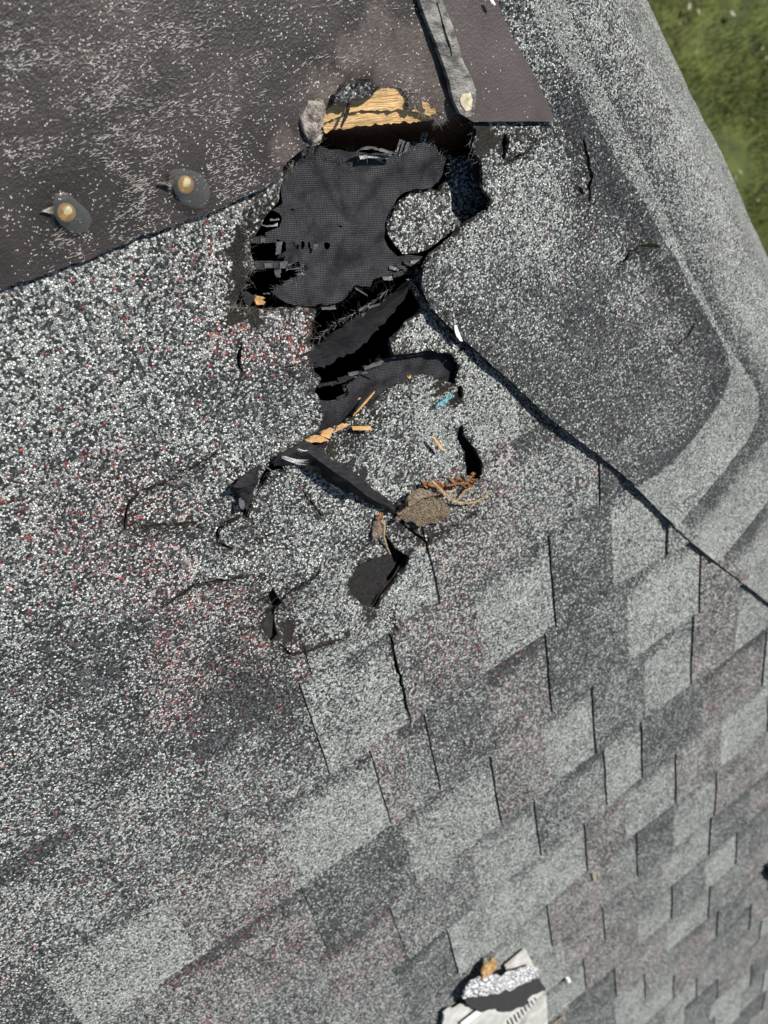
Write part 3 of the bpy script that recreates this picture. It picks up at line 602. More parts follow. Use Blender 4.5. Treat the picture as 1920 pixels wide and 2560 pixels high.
# ------------------------------------------------------------------ brown cover sheet at the upper left
cov = thing('ridge_cover', P(300, 300), 'dark brown fibred ridge cover sheet with torn end over the broken wood', 'cover sheet')
low_edge = [(-260, 800), (-120, 765), (0, 724), (110, 684), (230, 644), (330, 603), (420, 566), (500, 540), (560, 518), (640, 486), (700, 455), (712, 420), (748, 380), (770, 366), (800, 352)]
tear = va([(560, 440), (580, 385), (570, 330), (598, 262), (650, 228), (700, 200), (720, 175), (800, 165), (905, 148), (1000, 142), (1040, 150), (1075, 195), (1085, 245), (1110, 265), (1130, 240), (1165, 285), (1200, 300), (1240, 325), (1243, 357), (1300, 335), (1375, 308)])
cpts = low_edge + tear + [(1180, 300), (1150, 200), (1100, 60), (1080, -60), (1060, -700), (-900, -700), (-700, 300)]
cxy = np.vstack([PP(low_edge[:9], .0075), PP(low_edge[9:], .011), PP(cpts[len(low_edge):], .014)])[:, :2]; lowm = PP(low_edge[:10], .0075)[:, :2]; tear_m = PP(tear, .014)[:, :2]
def covz(xy):
    d = dseg(xy, tear_m); k = np.exp(-(d / .03) ** 2)
    f = smooth(0, .06, dseg(xy, lowm)); return .0075 + .0050 * f + .0018 * (.3 + .7 * f) * fbm(xy[:, 0], xy[:, 1], .09, 3) + k * .006 * fbm(xy[:, 0] + 3, xy[:, 1], .014, 3) - .003 * k
nlow = 15
co = np.vstack([ragged(cxy[:len(low_edge) + len(tear)], .004, .0012, False), cxy[len(low_edge) + len(tear):]])
WORN = [(P(*p)[:2], r * .0004) for p, r in [((1040, 200), 70), ((1110, 250), 50), ((950, 170), 50), ((860, 130), 60), ((700, 370), 40), ((690, 330), 24), ((1000, 120), 60), ((720, 410), 30), ((790, 200), 40), ((1060, 90), 60), ((930, 60), 50)]]
VEIN = [vd(q) for q in [[(0, 300), (80, 270), (250, 240), (330, 262)], [(520, 390), (570, 430), (720, 460), (870, 480), (980, 530), (1030, 600), (1030, 800)], [(470, 690), (560, 760), (640, 850), (600, 930)], [(250, 455), (400, 440), (530, 395)], [(620, 150), (760, 140), (900, 130)], [(560, 780), (620, 820), (660, 870)], [(0, 470), (90, 460)], [(380, 600), (520, 590), (700, 640)], [(60, 640), (180, 610)], [(380, 230), (520, 210), (640, 170)], [(200, 1080), (350, 1040)]]]
def worn(xy, _):
    wv = np.zeros(len(xy))
    for c_, r in WORN: wv = np.maximum(wv, .9 * np.exp(-((xy - c_) ** 2).sum(1) / r ** 2))
    for q in VEIN: wv = np.maximum(wv, .42 * np.exp(-(dseg(xy, PP(q, .014)[:, :2]) / .005) ** 2))
    return np.column_stack([wv, wv, wv, np.ones(len(xy))])
cs_ = sheet('cover_sheet', co, COVER, cov, (), .008, covz, .003, worn)
mem = [(1060, -60), (1115, -60)] ; mp = vw([(210, -200), (560, -200), (960, 0), (990, 90), (1100, 350), (1260, 620), (1360, 810), (1490, 1090), (1530, 1198), (1000, 1200), (725, 1206), (640, 1150), (540, 900), (420, 500), (260, 100)])
mp = [mp[0], (1190, -260)] + mp[2:]
mx = PP(mp, .0155)[:, :2]
sheet('membrane_flap', ragged(mx, .006, .0003), FLAP, cov, (), .012, lambda xy: .0155 + .001 * fbm(xy[:, 0], xy[:, 1], .07, 2), .0022)
# the grey sealant bead along the overlap
bead = vw([(150, -150), (300, -180), (420, 0), (470, 110), (530, 260), (580, 430), (640, 640), (720, 790), (762, 930), (755, 1060), (710, 1150), (660, 1165), (600, 1120), (540, 1000), (490, 800), (430, 600), (370, 440), (290, 230), (220, 60)])
bx_ = PP(bead, .018)[:, :2]
crk = PP(vw([(415, 20), (440, 100), (470, 240), (515, 380), (545, 480), (555, 560), (545, 560), (530, 480), (490, 400), (455, 270), (430, 130), (405, 40)]), .024)[:, :2]
def bz(xy):
    d = dseg(xy, np.vstack([bx_, bx_[:1]])); return .0168 + .0022 * np.sqrt(np.clip(d / .008, 0, 1)) + .0012 * fbm(xy[:, 0], xy[:, 1], .012, 3)
bd = sheet('sealant_bead', ragged(bx_, .005, .0006), LEAD, cov, [ragged(crk, .003, .0004)], .0035, bz, .004)
tp = PP(vw([(645, 930), (745, 925), (758, 1000), (748, 1090), (690, 1105), (650, 1060), (630, 1000)]), .024)[:, :2]
sheet('tan_patch', ragged(tp, .002, .0008), TAN, bd, (), .003, lambda xy: bz(xy) + .0005, .002)
cr_ = PP(va([(615, 235), (640, 165), (720, 105), (830, 92), (905, 140), (840, 172), (730, 208)]), .015)[:, :2]
tag(sheet('torn_crumbs', ragged(cr_, .003, .0016), GRAN, cov, (), .0025, lambda xy: .0165 + .006 * fbm(xy[:, 0], xy[:, 1], .008, 3), .006, lambda xy, _: np.tile([.16, 0, .34, 1.1], (len(xy), 1))), 'dark torn granulated crumbs on the rim above the wood')
# grey lump at the left of the wood
lm = PP(vd([(1310, 500), (1340, 440), (1400, 436), (1412, 480), (1406, 540), (1392, 600), (1352, 622), (1330, 600), (1305, 535)]), .016)[:, :2]
def lz(xy):
    d = dseg(xy, np.vstack([lm, lm[:1]])); return .013 + .005 * np.sqrt(np.clip(d / .008, 0, 1)) + .005 * fbm(xy[:, 0], xy[:, 1], .008, 3)
tag(sheet('sealant_lump', ragged(lm, .003, .0012), LUMP, cov, (), .0025, lz, .01), 'lumpy grey brown sealant at the left end of the broken wood')
# clear blobs over nails
def blob(pts, nail, nr, tail):
    q = PP(vd(pts), .0165)[:, :2]; cen = P(*vd([nail])[0][:2], .0165)
    def z(xy):
        d = dseg(xy, np.vstack([q, q[:1]])); return .0150 + .0024 * np.sqrt(np.clip(d / .012, 0, 1)) + .0009 * fbm(xy[:, 0], xy[:, 1], .010, 3)
    o = sheet('clear_sealant_blob', ragged(q, .003, .0004), CLEAR, cov, (), .0022, z, .0004)
    V = []; F = []; rings = [(0.0, -.0002), (.45, -.0003), (.85, -.0006), (1, -.0010), (1.02, -.003)]; ns = 20
    for r, zz in rings:
        for k in range(ns):
            a = 2 * math.pi * k / ns; V.append((cen[0] + nr * r * math.cos(a), cen[1] + nr * r * math.sin(a), .0165 + zz))
    for i in range(len(rings) - 1):
        for k in range(ns):
            a, b = i * ns + k, i * ns + (k + 1) % ns; F.append((a, a + ns, b + ns, b))
    nl = link('nail_head', V, F, AMBER, o)
    V2 = np.array(V); V2[:, :2] = cen[:2] + (V2[:, :2] - cen[:2]) * .66 + [.0006, .0008]; V2[:, 2] += .0002; link('nail_centre', V2, F, NAIL, o)
    t = PP(vd(tail), .0165)[:, :2]; sheet('sealant_tail', ragged(t, .002, .0003), LUMP, o, (), .003, .0140, .001); return o
blob([(240, 840), (275, 830), (300, 840), (350, 880), (385, 920), (400, 955), (380, 1000), (345, 1012), (310, 1005), (262, 970), (236, 935), (228, 895)], (290, 920), .0058, [(238, 893), (236, 932), (205, 920), (185, 918), (205, 908)])
blob([(735, 742), (780, 732), (825, 732), (870, 752), (905, 800), (915, 840), (900, 880), (865, 902), (825, 898), (790, 878), (762, 835), (745, 790)], (806, 800), .0058, [(755, 780), (748, 812), (722, 802), (680, 795), (725, 790)])
# glossy fibres on the cover, pale and aligned to paint in its glint streaks
parts = []
cl = [((620, 440), 70, 3), ((560, 340), 80, 3), ((300, 262), 110, 3), ((420, 130), 120, 2.4), ((60, 170), 80, 2), ((330, 470), 60, 3), ((370, 520), 60, 4), ((560, 250), 60, 2), ((80, 330), 80, 2), ((690, 150), 90, 2), ((250, 640), 120, 2), ((640, 400), 60, 2), ((1000, 260), 60, 2), ((880, 60), 120, 1)]
cand = []
for q in VEIN:
    q = resample(np.array(q), 3, False)
    for p in q:
        for _ in range(rng.poisson(1.9)): cand.append((p[0] + rng.normal(0, 22), p[1] + rng.normal(0, 16)))
while len(cand) < 3300:
    x, y = rng.uniform(-60, 1150), rng.uniform(-60, 740)
    dn = .05 + sum(k * math.exp(-((x - c_[0]) ** 2 + (y - c_[1]) ** 2) / (r * r)) for c_, r, k in cl) * .5
    dn *= .05 + 3.6 * max(0, float(fbm(np.array([x]), np.array([y]), 80, 4)[0]) + .12)
    if rng.random() < dn: cand.append((x, y))
cx = PP(cand, .014)[:, :2]; ok = inpoly(cx, co); cx = cx[ok]; cz = covz(cx)
ang0 = math.atan2(*(P(400, 300) - P(300, 340))[1::-1])
for (x, y), z0 in zip(cx, cz):
    a = ang0 + rng.normal(0, .22); l = rng.uniform(.0006, .0026) * (1 + 1.6 * (rng.random() < .2)); d = np.array([math.cos(a), math.sin(a), 0]) * l
    p = np.array([x, y, z0 + .0004]); parts.append(tube_mesh([p - d / 2, p + [0, 0, rng.uniform(.0001, .0005)], p + d / 2], [.00008, .00022, .00008], 4))
V, F = join(parts); tag(link('fibre', V, F, GLINT, cov), kind='stuff')
def hairs(parent, line, n, z, l0, l1, m_, r=.00006, spread=1.2):
    q = resample(np.asarray(line), .001, False); ps = []
    for _ in range(n):
        p = q[rng.integers(len(q))]; a = rng.uniform(0, 2 * math.pi); l = rng.uniform(l0, l1); d = np.array([math.cos(a), math.sin(a), rng.uniform(-.2, .5)]) * l
        b = rng.normal(0, .25 * l, 3); p3 = np.array([p[0], p[1], z(p[None, :2])[0] if callable(z) else z])
        ps.append(tube_mesh([p3, p3 + d * .5 + b * .5, p3 + d + b * [1, 1, .3]], [r, r, r * .4], 3))
    V, F = join(ps); return tag(link('fibre_fringe', V, F, m_, parent), kind='stuff')
hairs(cov, tear_m, 420, covz, .0015, .006, HAIR); hairs(cov, cxy[6:15], 120, .014, .002, .007, HAIR)
lc = PP([(600, 560), (620, 600), (625, 680), (600, 740), (570, 760), (640, 770), (700, 775), (770, 790), (775, 850), (785, 900)])[:, :2]
hairs(roof, lc, 170, .004, .003, .011, HAIR); hairs(slope2, PP([(1165, 310), (1165, 360), (1180, 400), (1190, 350)])[:, :2], 70, .008, .003, .010, HAIR)

# ------------------------------------------------------------------ black fabric in the hole
fab = thing('torn_underlayment', P(870, 560, -.012), 'black dotted underlayment fabric stretched across the upper hole', 'underlayment')
fo = va([(320, 640), (350, 590), (430, 505), (500, 480), (560, 478), (610, 490), (660, 498), (740, 504), (780, 510), (860, 520), (960, 510), (1010, 510), (1060, 470), (1090, 455), (1190, 450), (1250, 520), (1290, 545), (1280, 620), (1250, 690), (1200, 715), (1100, 722), (1040, 745), (1000, 790), (955, 860), (930, 930), (935, 1000), (960, 1060), (1010, 1110), (1150, 1110), (1110, 1180), (1060, 1215), (1020, 1190), (960, 1230), (920, 1222), (862, 1250), (845, 1285), (760, 1285), (730, 1325), (690, 1365), (640, 1385), (560, 1385), (490, 1398), (420, 1385), (340, 1365), (262, 1310), (275, 1275), (330, 1255), (365, 1235), (420, 1215), (420, 1190), (440, 1165), (430, 1135), (370, 1140), (350, 1170), (330, 1140), (345, 1100), (290, 1110), (300, 1090), (345, 1070), (345, 1020), (310, 1010), (220, 985), (215, 965), (310, 930), (318, 880), (300, 850), (270, 830), (330, 790), (320, 720)])
def slit(x, y, rx, ry): return [(x + rx * math.cos(a) * (1 + .2 * math.sin(3 * a + x)), y + ry * math.sin(a)) for a in np.linspace(0, 2 * math.pi, 9)[:-1]]
fh = [va(slit(*q)) for q in [(455, 1045, 12, 25), (495, 1045, 8, 22), (600, 1052, 16, 22), (420, 1050, 7, 16), (470, 1175, 16, 14), (680, 938, 12, 6), (930, 560, 14, 9), (860, 545, 60, 4), (390, 838, 14, 6)]]
fq = PP(fo, -.012)
def fz(xy):
    k = smooth(-.02, .06, (xy - P(650, 560)[:2]) @ np.array([1, 0])); z = -.004 - .010 * k
    return z + .0036 * fbm(xy[:, 0], xy[:, 1] * 2.2, .045, 3) + .0014 * fbm(xy[:, 0] + 9, xy[:, 1], .012, 2)
sheet('fabric', ragged(fq, .003, .0009), FABRIC, fab, [ragged(PP(h, -.012), .0025, .0004)[:, :2] for h in fh], .004, fz, .0006)
def tape(rows, n=8, m_=TAPE, par=None, noise=.0002): return loft('woven_tape', rows, m_, fab if par is None else par, n, noise, .008, .0003, 2, jag=.0003)
H = lambda pts, h: [(p[0], p[1], p[2] if len(p) > 2 else h) for p in pts]
tape([H(vx([(380, 622), (500, 612), (730, 600)]), -.006), H(vx([(370, 712), (500, 708), (730, 695)]), -.006)], m_=FABRIC)
tape([H(vx([(505, 640), (570, 632)]), -.0052), H(vx([(505, 706), (570, 700)]), -.0052)])
tape([H(vx([(425, 952), (600, 958), (900, 960)]), -.006), H(vx([(435, 1075), (600, 1062), (880, 1058)]), -.006)], m_=FABRIC)
tape([H(vx([(560, 985), (660, 985)]), -.0052), H(vx([(560, 1055), (660, 1055)]), -.0052)])
tape([H(vx([(720, 690), (715, 860)]), -.0085), H(vx([(815, 690), (780, 860)]), -.0075)])
tape([H(vx([(780, 960), (770, 1055)]), -.0052), H(vx([(890, 960), (850, 1055)]), -.0052)])
tape([H(vx([(700, 1060), (700, 1120), (730, 1185)]), -.0075), H(vx([(790, 1060), (785, 1130), (780, 1180)]), -.0065)])
tape([H(vx([(500, 450), (620, 462), (740, 430)]), -.006), H(vx([(510, 460), (640, 478), (745, 468)]), -.005)])
tape([H(vx([(630, 370), (770, 372)]), -.006), H(vx([(640, 405), (770, 388)]), -.0045)])
tape([H(vx([(960, 660), (1010, 700), (1030, 760)]), -.007), H(vx([(1000, 655), (1045, 690), (1040, 750)]), -.006)])
tape([H(vx([(1230, 730), (1235, 800)]), -.009), H(vx([(1300, 720), (1290, 780)]), -.008)])
tape([H(vx([(860, 1060), (1040, 1050)]), -.0075), H(vx([(860, 1085), (1040, 1068)]), -.0075)])
tape([H(vx([(1070, 1110), (1130, 1135)]), -.009), H(vx([(1075, 1145), (1125, 1145)]), -.008)])
tape([H(vx([(545, 1402), (640, 1398)]), -.006), H(vx([(545, 1412), (640, 1412)]), -.006)])
tape([H(va([(760, 505), (790, 482), (850, 474), (920, 490), (1000, 515)]), -.004), H(va([(765, 512), (800, 492), (850, 486), (920, 508), (990, 520)]), -.002)], 14)
tape([H(va([(780, 530), (860, 520), (945, 528)]), -.008), H(va([(785, 546), (870, 540), (950, 545)]), -.007)])
for q0, q1 in [((985, 505), (1012, 435)), ((1012, 508), (1030, 440)), ((1035, 510), (1055, 450)), ((1130, 440), (1142, 392)), ((1148, 440), (1162, 390))]:
    tape([H(va([q0, q1]), -.010), H(va([(q0[0] + 14, q0[1] + 2), (q1[0] + 14, q1[1] + 4)]), -.009)], 5)
for q in [((860, 1252), (850, 1290)), ((590, 1398), (580, 1440))]: pass
tape([H(va([(585, 1400), (640, 1390)]), -.012), H(va([(585, 1420), (640, 1412)]), -.012)])
for x, y in [(975, 1165), (1020, 1160), (1060, 1140), (940, 1225), (1100, 1130), (1080, 1190), (1000, 1200)]:
    a = rng.uniform(-.5, .5); dx, dy = 28 * math.cos(a), 28 * math.sin(a)
    tape([H(va([(x - dx, y - dy), (x + dx, y + dy)]), -.013), H(va([(x - dx + 6, y - dy + 22), (x + dx + 6, y + dy + 22)]), -.012)], 5, m_=random.choice([TAPE, FABRIC]))
hairs(fab, fq[30:46, :2], 160, -.008, .002, .007, FELT, .00009); hairs(fab, fq[0:8, :2], 160, -.004, .003, .009, FELT, .00009); hairs(fab, fq[44:54, :2], 90, -.006, .002, .006, TAPE, .00010); hairs(fab, fq[8:19, :2], 80, -.008, .002, .006, TAPE, .0001)

# raised felt flap under the hole's middle
flap = thing('felt_flap', P(860, 800, -.01), 'black felt flap raised diagonally across the lower hole with frayed top edge', 'felt flap')
loft('felt', [H(vb([(560, 440), (600, 425), (680, 352), (760, 292), (860, 242), (950, 182), (1040, 110), (1098, 58)]), -.008), H(vb([(540, 490), (640, 440), (740, 375), (860, 300), (960, 225), (1060, 135), (1115, 75)]), .006), H(vb([(570, 560), (640, 552), (740, 500), (860, 425), (950, 320), (1050, 205), (1128, 95)]), .0)], FELT, flap, 44, .004, .03, .0012, 8, jag=.0008)
loft('felt_corner', [H(vb([(480, 480), (540, 455), (600, 450)]), .0065), H(vb([(530, 530), (570, 520), (610, 500)]), .0068)], FELT, flap, 10, .001, .01, .001, 4)
for a, b in [((800, 85), (870, 130)), ((820, 215), (870, 190)), ((880, 200), (945, 180)), ((960, 165), (1010, 140)), ((700, 235), (715, 305)), ((610, 205), (690, 205)), ((1000, 150), (1080, 100)), ((640, 350), (660, 310)), ((840, 245), (900, 225))]:
    loft('frayed_tape', [H(vb([a, b]), -.008), H(vb([(a[0] + 4, a[1] + 14), (b[0] + 3, b[1] + 10)]), -.006)], TAPE, flap, 5, .001, .01, .0005, 2)
hairs(flap, PP(vb([(600, 425), (680, 352), (760, 292), (860, 242), (950, 182), (1040, 110)]))[:, :2], 140, -.010, .002, .008, TAPE, .00010)

# second dotted piece below
fb2 = thing('torn_underlayment', P(940, 960, -.014), 'black dotted underlayment piece in the lower hole above the wood splinters', 'underlayment')
f2 = vb([(575, 725), (640, 738), (700, 735), (745, 720), (760, 690), (745, 655), (800, 620), (850, 575), (900, 530), (1000, 495), (1040, 480), (1120, 470), (1230, 440), (1330, 455), (1380, 490), (1400, 540), (1380, 650), (1300, 660), (1200, 640), (1050, 680), (950, 760), (860, 820), (790, 870), (700, 915), (600, 940), (560, 930), (585, 880), (590, 800)])
f2q = PP(f2, -.009)
sheet('fabric', ragged(f2q, .003, .0009), FABRIC, fb2, (), .004, lambda xy: -.008 + .004 * fbm(xy[:, 0], xy[:, 1], .035, 3), .0006)
for a, b in [((590, 650), (700, 625)), ((660, 640), (800, 585)), ((700, 610), (840, 570)), ((760, 580), (870, 570)), ((690, 720), (745, 700)), ((830, 570), (890, 600)), ((850, 545), (960, 500))]:
    loft('frayed_tape', [H(vb([a, b]), -.010), H(vb([(a[0] + 6, a[1] + 20), (b[0] + 6, b[1] + 16)]), -.007)], random.choice([TAPE, FELT]), fb2, 7, .002, .01, .0005, 2)
hairs(fb2, f2q[4:12, :2], 110, -.010, .002, .008, TAPE, .00010)

# twisted strip lying on the shingles
tw = thing('felt_strip', P(800, 1180, .004), 'twisted strip of black felt running down from the wood splinters to the bark', 'felt strip')
loft('felt', [H(vy([(560, 300, .010), (680, 250, .010), (800, 170, .006), (900, 200, .010), (1010, 290, .012), (1110, 370, .014), (1230, 400, .016), (1330, 470, .016), (1430, 560, .015), (1530, 670, .013), (1620, 730, .011), (1720, 790, .009), (1780, 880, .007)]), .01),
              H(vy([(520, 390, .009), (640, 330, .012), (780, 260, .011), (880, 300, .014), (980, 380, .020), (1080, 450, .022), (1190, 530, .022), (1290, 590, .022), (1390, 670, .021), (1500, 760, .018), (1600, 810, .014), (1700, 850, .011), (1760, 900, .009)]), .01),
              H(vy([(520, 430, .007), (620, 430, .008), (780, 430, .009), (900, 480, .009), (1010, 520, .009), (1100, 620, .009), (1240, 640, .010), (1310, 700, .010), (1420, 770, .009), (1520, 830, .008), (1620, 870, .007), (1690, 900, .007), (1740, 930, .006)]), .01)], FELT, tw, 60, .0035, .02, .0012, 7, jag=.0007)
for q in [[(1270, 420), (1330, 350), (1380, 350), (1330, 470)], [(1380, 500), (1470, 430), (1500, 520), (1450, 590)], [(1090, 620), (1250, 640), (1290, 740), (1210, 720)], [(980, 300), (1010, 250), (1020, 290), (1010, 330)]]:
    V = PP(vy(q), .010); sheet('loose_scrap', ragged(V, .003, .0012)[:, :2], FABRIC, tw, (), .004, .0105, .0006)
ps = []
for _ in range(16):
    a = P(*vy([(rng.uniform(590, 640), rng.uniform(330, 365))])[0][:2], .013); b = P(*vy([(rng.uniform(780, 880), rng.uniform(370, 430))])[0][:2], .017 + rng.uniform(0, .004)); ps.append(tube_mesh([a, (a + b) / 2 + [0, 0, .004], b], [.00006, .00010, .00004], 4))
for _ in range(8):
    a = P(*vy([(rng.uniform(750, 790), rng.uniform(245, 275))])[0][:2], .017); b = P(*vy([(rng.uniform(810, 870), rng.uniform(270, 295))])[0][:2], .019); ps.append(tube_mesh([a, (a + b) / 2 + [0, 0, .002], b], [.00006, .0001, .00004], 4))
V, F = join(ps); tag(link('white_fibres', V, F, WHITE, tw), kind='stuff')
sc = thing('felt_scrap', P(600, 1270, .003), 'small curled scrap of black felt at the left end of the torn strip', 'felt scrap')
loft('felt', [H(vy([(150, 520), (200, 490), (290, 470), (400, 440)]), .008), H(vy([(70, 620), (150, 640), (260, 620), (380, 520)]), .016), H(vy([(90, 700), (180, 740), (280, 740), (345, 700)]), .013), H(vy([(140, 780), (190, 850), (240, 880), (300, 800)]), .006)], FELT, sc, 24, .006, .014, .0012, 7, jag=.0006)
V = PP(vy([(150, 770), (200, 760), (215, 830), (200, 880), (150, 850)]), .012); sheet('glossy_patch', ragged(V, .002, .0006)[:, :2], TAPE, sc, (), .003, lambda xy: .0125 + .003 * fbm(xy[:, 0], xy[:, 1], .006), .0005)
# felt exposed in the small hole
fp = PP(vc([(890, 560), (990, 475), (1085, 450), (1118, 540), (1065, 610), (1095, 655), (1050, 730), (1000, 790), (930, 780), (870, 720), (835, 640)]), -.008)[:, :2]
tag(sheet('felt_patch', ragged(fp, .003, .0009), simple('sandy black felt', (.008, .008, .009), (.045, .041, .037), 420, .6, 1200, .0035), None, (), .004, lambda xy: -.007 + .0035 * fbm(xy[:, 0], xy[:, 1], .03, 3), .002), 'black felt patch showing through the small hole under the stick', 'felt patch')

# ------------------------------------------------------------------ litter on the roof
def stick(name, pts, r, mt, label, cat, group=None, sides=6):
    q = resample(PP(pts), .002, False); n = len(q); rr = np.interp(np.linspace(0, 1, n), np.linspace(0, 1, len(r)), r) * (1 + .25 * fbm(np.arange(n) * .3, np.zeros(n), 1.))
    q = q + np.column_stack([rng.normal(0, .00015, n)] * 3); V, F = tube_mesh(q, rr, sides); return tag(link(name, V, F, mt), label, cat, group)
def chip(name, pts, h, t, mt, label, cat, group=None, dome=0., bump=.001, sp=.003, rag=.0006, tilt=0.):
    q = PP(pts, h)[:, :2]; cen = q.mean(0)
    def z(xy):
        d = dseg(xy, np.vstack([q, q[:1]])); return h + t + dome * np.sqrt(np.clip(d / .012, 0, 1)) + bump * 2 * fbm(xy[:, 0], xy[:, 1], .007, 3) + tilt * ((xy - cen) @ np.array([1, 0]))
    return tag(sheet(name, ragged(q, .0025, rag), mt, None, (), sp, z, t), label, cat, group)
chip('bark_piece', vz([(715, 1050), (760, 1020), (850, 1000), (890, 960), (960, 930), (1050, 915), (1140, 935), (1195, 985), (1220, 1040), (1180, 1100), (1120, 1110), (1050, 1150), (970, 1170), (900, 1175), (880, 1140), (800, 1130), (740, 1090)]), .004, .004, BARK, 'broad speckled brown bark flake lying below the orange crumbs', 'bark', dome=.0035, bump=.0026, rag=.0011)
chip('bark_piece', vz([(780, 960), (800, 920), (850, 870), (900, 840), (970, 830), (1020, 850), (1000, 890), (930, 915), (880, 945), (820, 978), (785, 978)]), .012, .006, BARK2, 'long ridged bark stick above the broad bark flake', 'bark', dome=.008, bump=.002)
chip('bark_piece', vz([(470, 1240), (500, 1140), (530, 1110), (590, 1180), (588, 1210), (550, 1270), (510, 1295), (475, 1290)]), .004, .003, BARK2, 'small pale folded bark scrap above the black felt patch', 'bark', dome=.008, bump=.0012)
ORD = 'first second third fourth fifth sixth seventh eighth ninth tenth eleventh twelfth thirteenth fourteenth fifteenth sixteenth seventeenth eighteenth nineteenth twentieth twenty-first twenty-second twenty-third twenty-fourth twenty-fifth twenty-sixth twenty-seventh twenty-eighth twenty-ninth thirtieth thirty-first thirty-second'.split()
n_crumb = 0
for x, y, s in sorted([(985, 785, 22), (1010, 760, 14), (1030, 860, 24), (1060, 880, 22), (1110, 790, 24), (1150, 800, 26), (1180, 780, 20), (1210, 800, 20), (1200, 840, 14), (1240, 770, 18), (1300, 745, 22), (1320, 770, 18), (1375, 735, 26), (1410, 710, 26), (1390, 790, 22), (1440, 690, 18), (1350, 800, 16), (1090, 850, 16), (990, 815, 12), (740, 960, 16), (730, 1095, 18), (1160, 930, 10), (1450, 740, 16), (1270, 800, 14), (1070, 780, 14), (1130, 850, 14), (1035, 800, 20), (1075, 820, 22), (1120, 820, 18), (1420, 745, 20), (1360, 760, 20)]):
    x += rng.uniform(-10, 10); y += rng.uniform(-14, 14); s *= rng.uniform(.7, 1.5); el = rng.uniform(.3, .9)
    pts = [(x + s * 1.25 * math.cos(a) * rng.uniform(.3, 1.25), y + s * el * math.sin(a + .4) * rng.uniform(.3, 1.25)) for a in np.linspace(0, 6.28, 10)[:-1]]
    n_crumb += 1
    chip('orange_crumb', vz(pts), .004 + rng.uniform(0, .004), rng.uniform(.002, .004), random.choice([ORANGE, ORANGE, BARK2]), 'crumbled bark flake, %s from the left in the orange litter by the open crack' % ORD[n_crumb], 'bark crumb', 'orange bark crumbs in the crack', dome=.0008, bump=.0022, sp=.0018, rag=.001, tilt=rng.uniform(-.35, .35))
chip('orange_sliver', vz([(528, 1105), (560, 1060), (588, 1055), (575, 1095), (545, 1115)]), .008, .002, ORANGE, 'small orange splinter left of the felt strip tip, above the pale bark scrap', 'splinter')
def bristly(pts, h, label, cat):
    t = thing('twig', PP(pts)[0], label, cat); q = resample(PP(pts), .0015, False); V, F = tube_mesh(q, np.linspace(.0013, .0008, len(q)), 6); link('stem', V, F, TWIG, t); ps = []
    for p in q[::1]:
        for _ in range(3):
            a = rng.uniform(0, 6.28); d = np.array([math.cos(a), math.sin(a), rng.uniform(0, .8)]) * .0022; ps.append(tube_mesh([p, p + d], [.0005, .0002], 3))
    V, F = join(ps); tag(link('needle_stub', V, F, TWIG, t), kind='stuff')
bristly(vz([(1050, 760, .012), (1110, 820, .013), (1170, 880, .013), (1230, 930, .012), (1310, 965, .010), (1390, 972, .009), (1470, 955, .009), (1540, 915, .010), (1590, 880, .011)]), 0, 'long curved bristly twig sweeping right out of the orange crumbs', 'twig')
bristly(vz([(1305, 925, .006), (1340, 885, .007), (1360, 850, .007), (1400, 835, .006), (1440, 830, .005)]), 0, 'short bristly twig bent inside the crack above the long twig', 'twig')
stick('thin_stick', vz([(1190, 810, .012), (1270, 795, .012), (1360, 775, .010)]), [.0009, .0012, .0008], ORANGE, 'thin straight orange stick lying across the crumbs', 'stick')
stick('thin_stick', vz([(1180, 865, .012), (1240, 862, .012), (1280, 845, .012)]), [.0008, .0014, .0010], TWIG, 'short pale stick end beside the curved bristly twig', 'stick')
stick('thin_stick', vz([(590, 1145, .010), (605, 1200, .010), (600, 1290, .008), (630, 1390, .004), (660, 1450, .0)]), [.0022, .0014, .0012, .0011, .0008], TWIG, 'slender brown stalk hanging into the small hole over the felt patch', 'stick')
stick('thin_stick', vy([(410, 425, .008), (480, 475, .008), (545, 522, .006)]), [.0006, .0009, .0006], TAPE, 'grey needle bridging the crack right of the felt scrap', 'stick')
stick('wood_splinter', vb([(790, 828, .003), (820, 795, .004), (865, 745, .005), (915, 688, .006)]), [.0006, .0011, .0011, .0005], WOODC, 'long thin tan splinter leaning over the lower dotted fabric', 'splinter')
chip('wood_splinter', vb([(778, 888), (886, 886), (892, 910), (882, 906), (782, 906)]), .004, .002, WOODC, 'flat rectangular yellow wood chip lying on the granules', 'wood chip', bump=.0003, rag=.0002)
chip('wood_splinter', vb([(515, 962), (560, 935), (600, 945), (640, 965), (600, 972), (560, 970), (525, 972)]), .004, .003, WOODC, 'yellow broken wood edge directly above the twisted felt strip', 'splinter', bump=.0012, rag=.0008)
chip('wood_splinter', vb([(592, 932), (620, 905), (680, 890), (750, 865), (745, 885), (690, 905), (655, 925), (640, 950), (600, 942)]), .001, .003, WOODC, 'yellow wood splinter wedged along the bottom edge of the lower fabric', 'splinter', bump=.0012, rag=.0008)
chip('wood_splinter', vx([(380, 1480), (420, 1415), (460, 1440), (530, 1450), (480, 1475), (530, 1500), (520, 1540), (420, 1530)]), -.003, .004, WOODC, 'frayed yellow wood splinter at the lower left corner of the upper hole', 'splinter', bump=.0012, rag=.0008)
chip('felt_scrap', vx([(240, 1440), (280, 1360), (330, 1375), (390, 1420), (375, 1480), (330, 1560), (270, 1520)]), .002, .003, FELT, 'tiny dark felt scrap beside the frayed yellow splinter', 'felt scrap', bump=.001)
chip('wood_splinter', vb([(1092, 592), (1108, 602), (1120, 590), (1122, 612), (1108, 612)]), -.009, .001, WOODC, 'tiny cream wood crumb on the right part of the lower dotted fabric', 'wood chip', bump=.0004, rag=.0003, sp=.002)
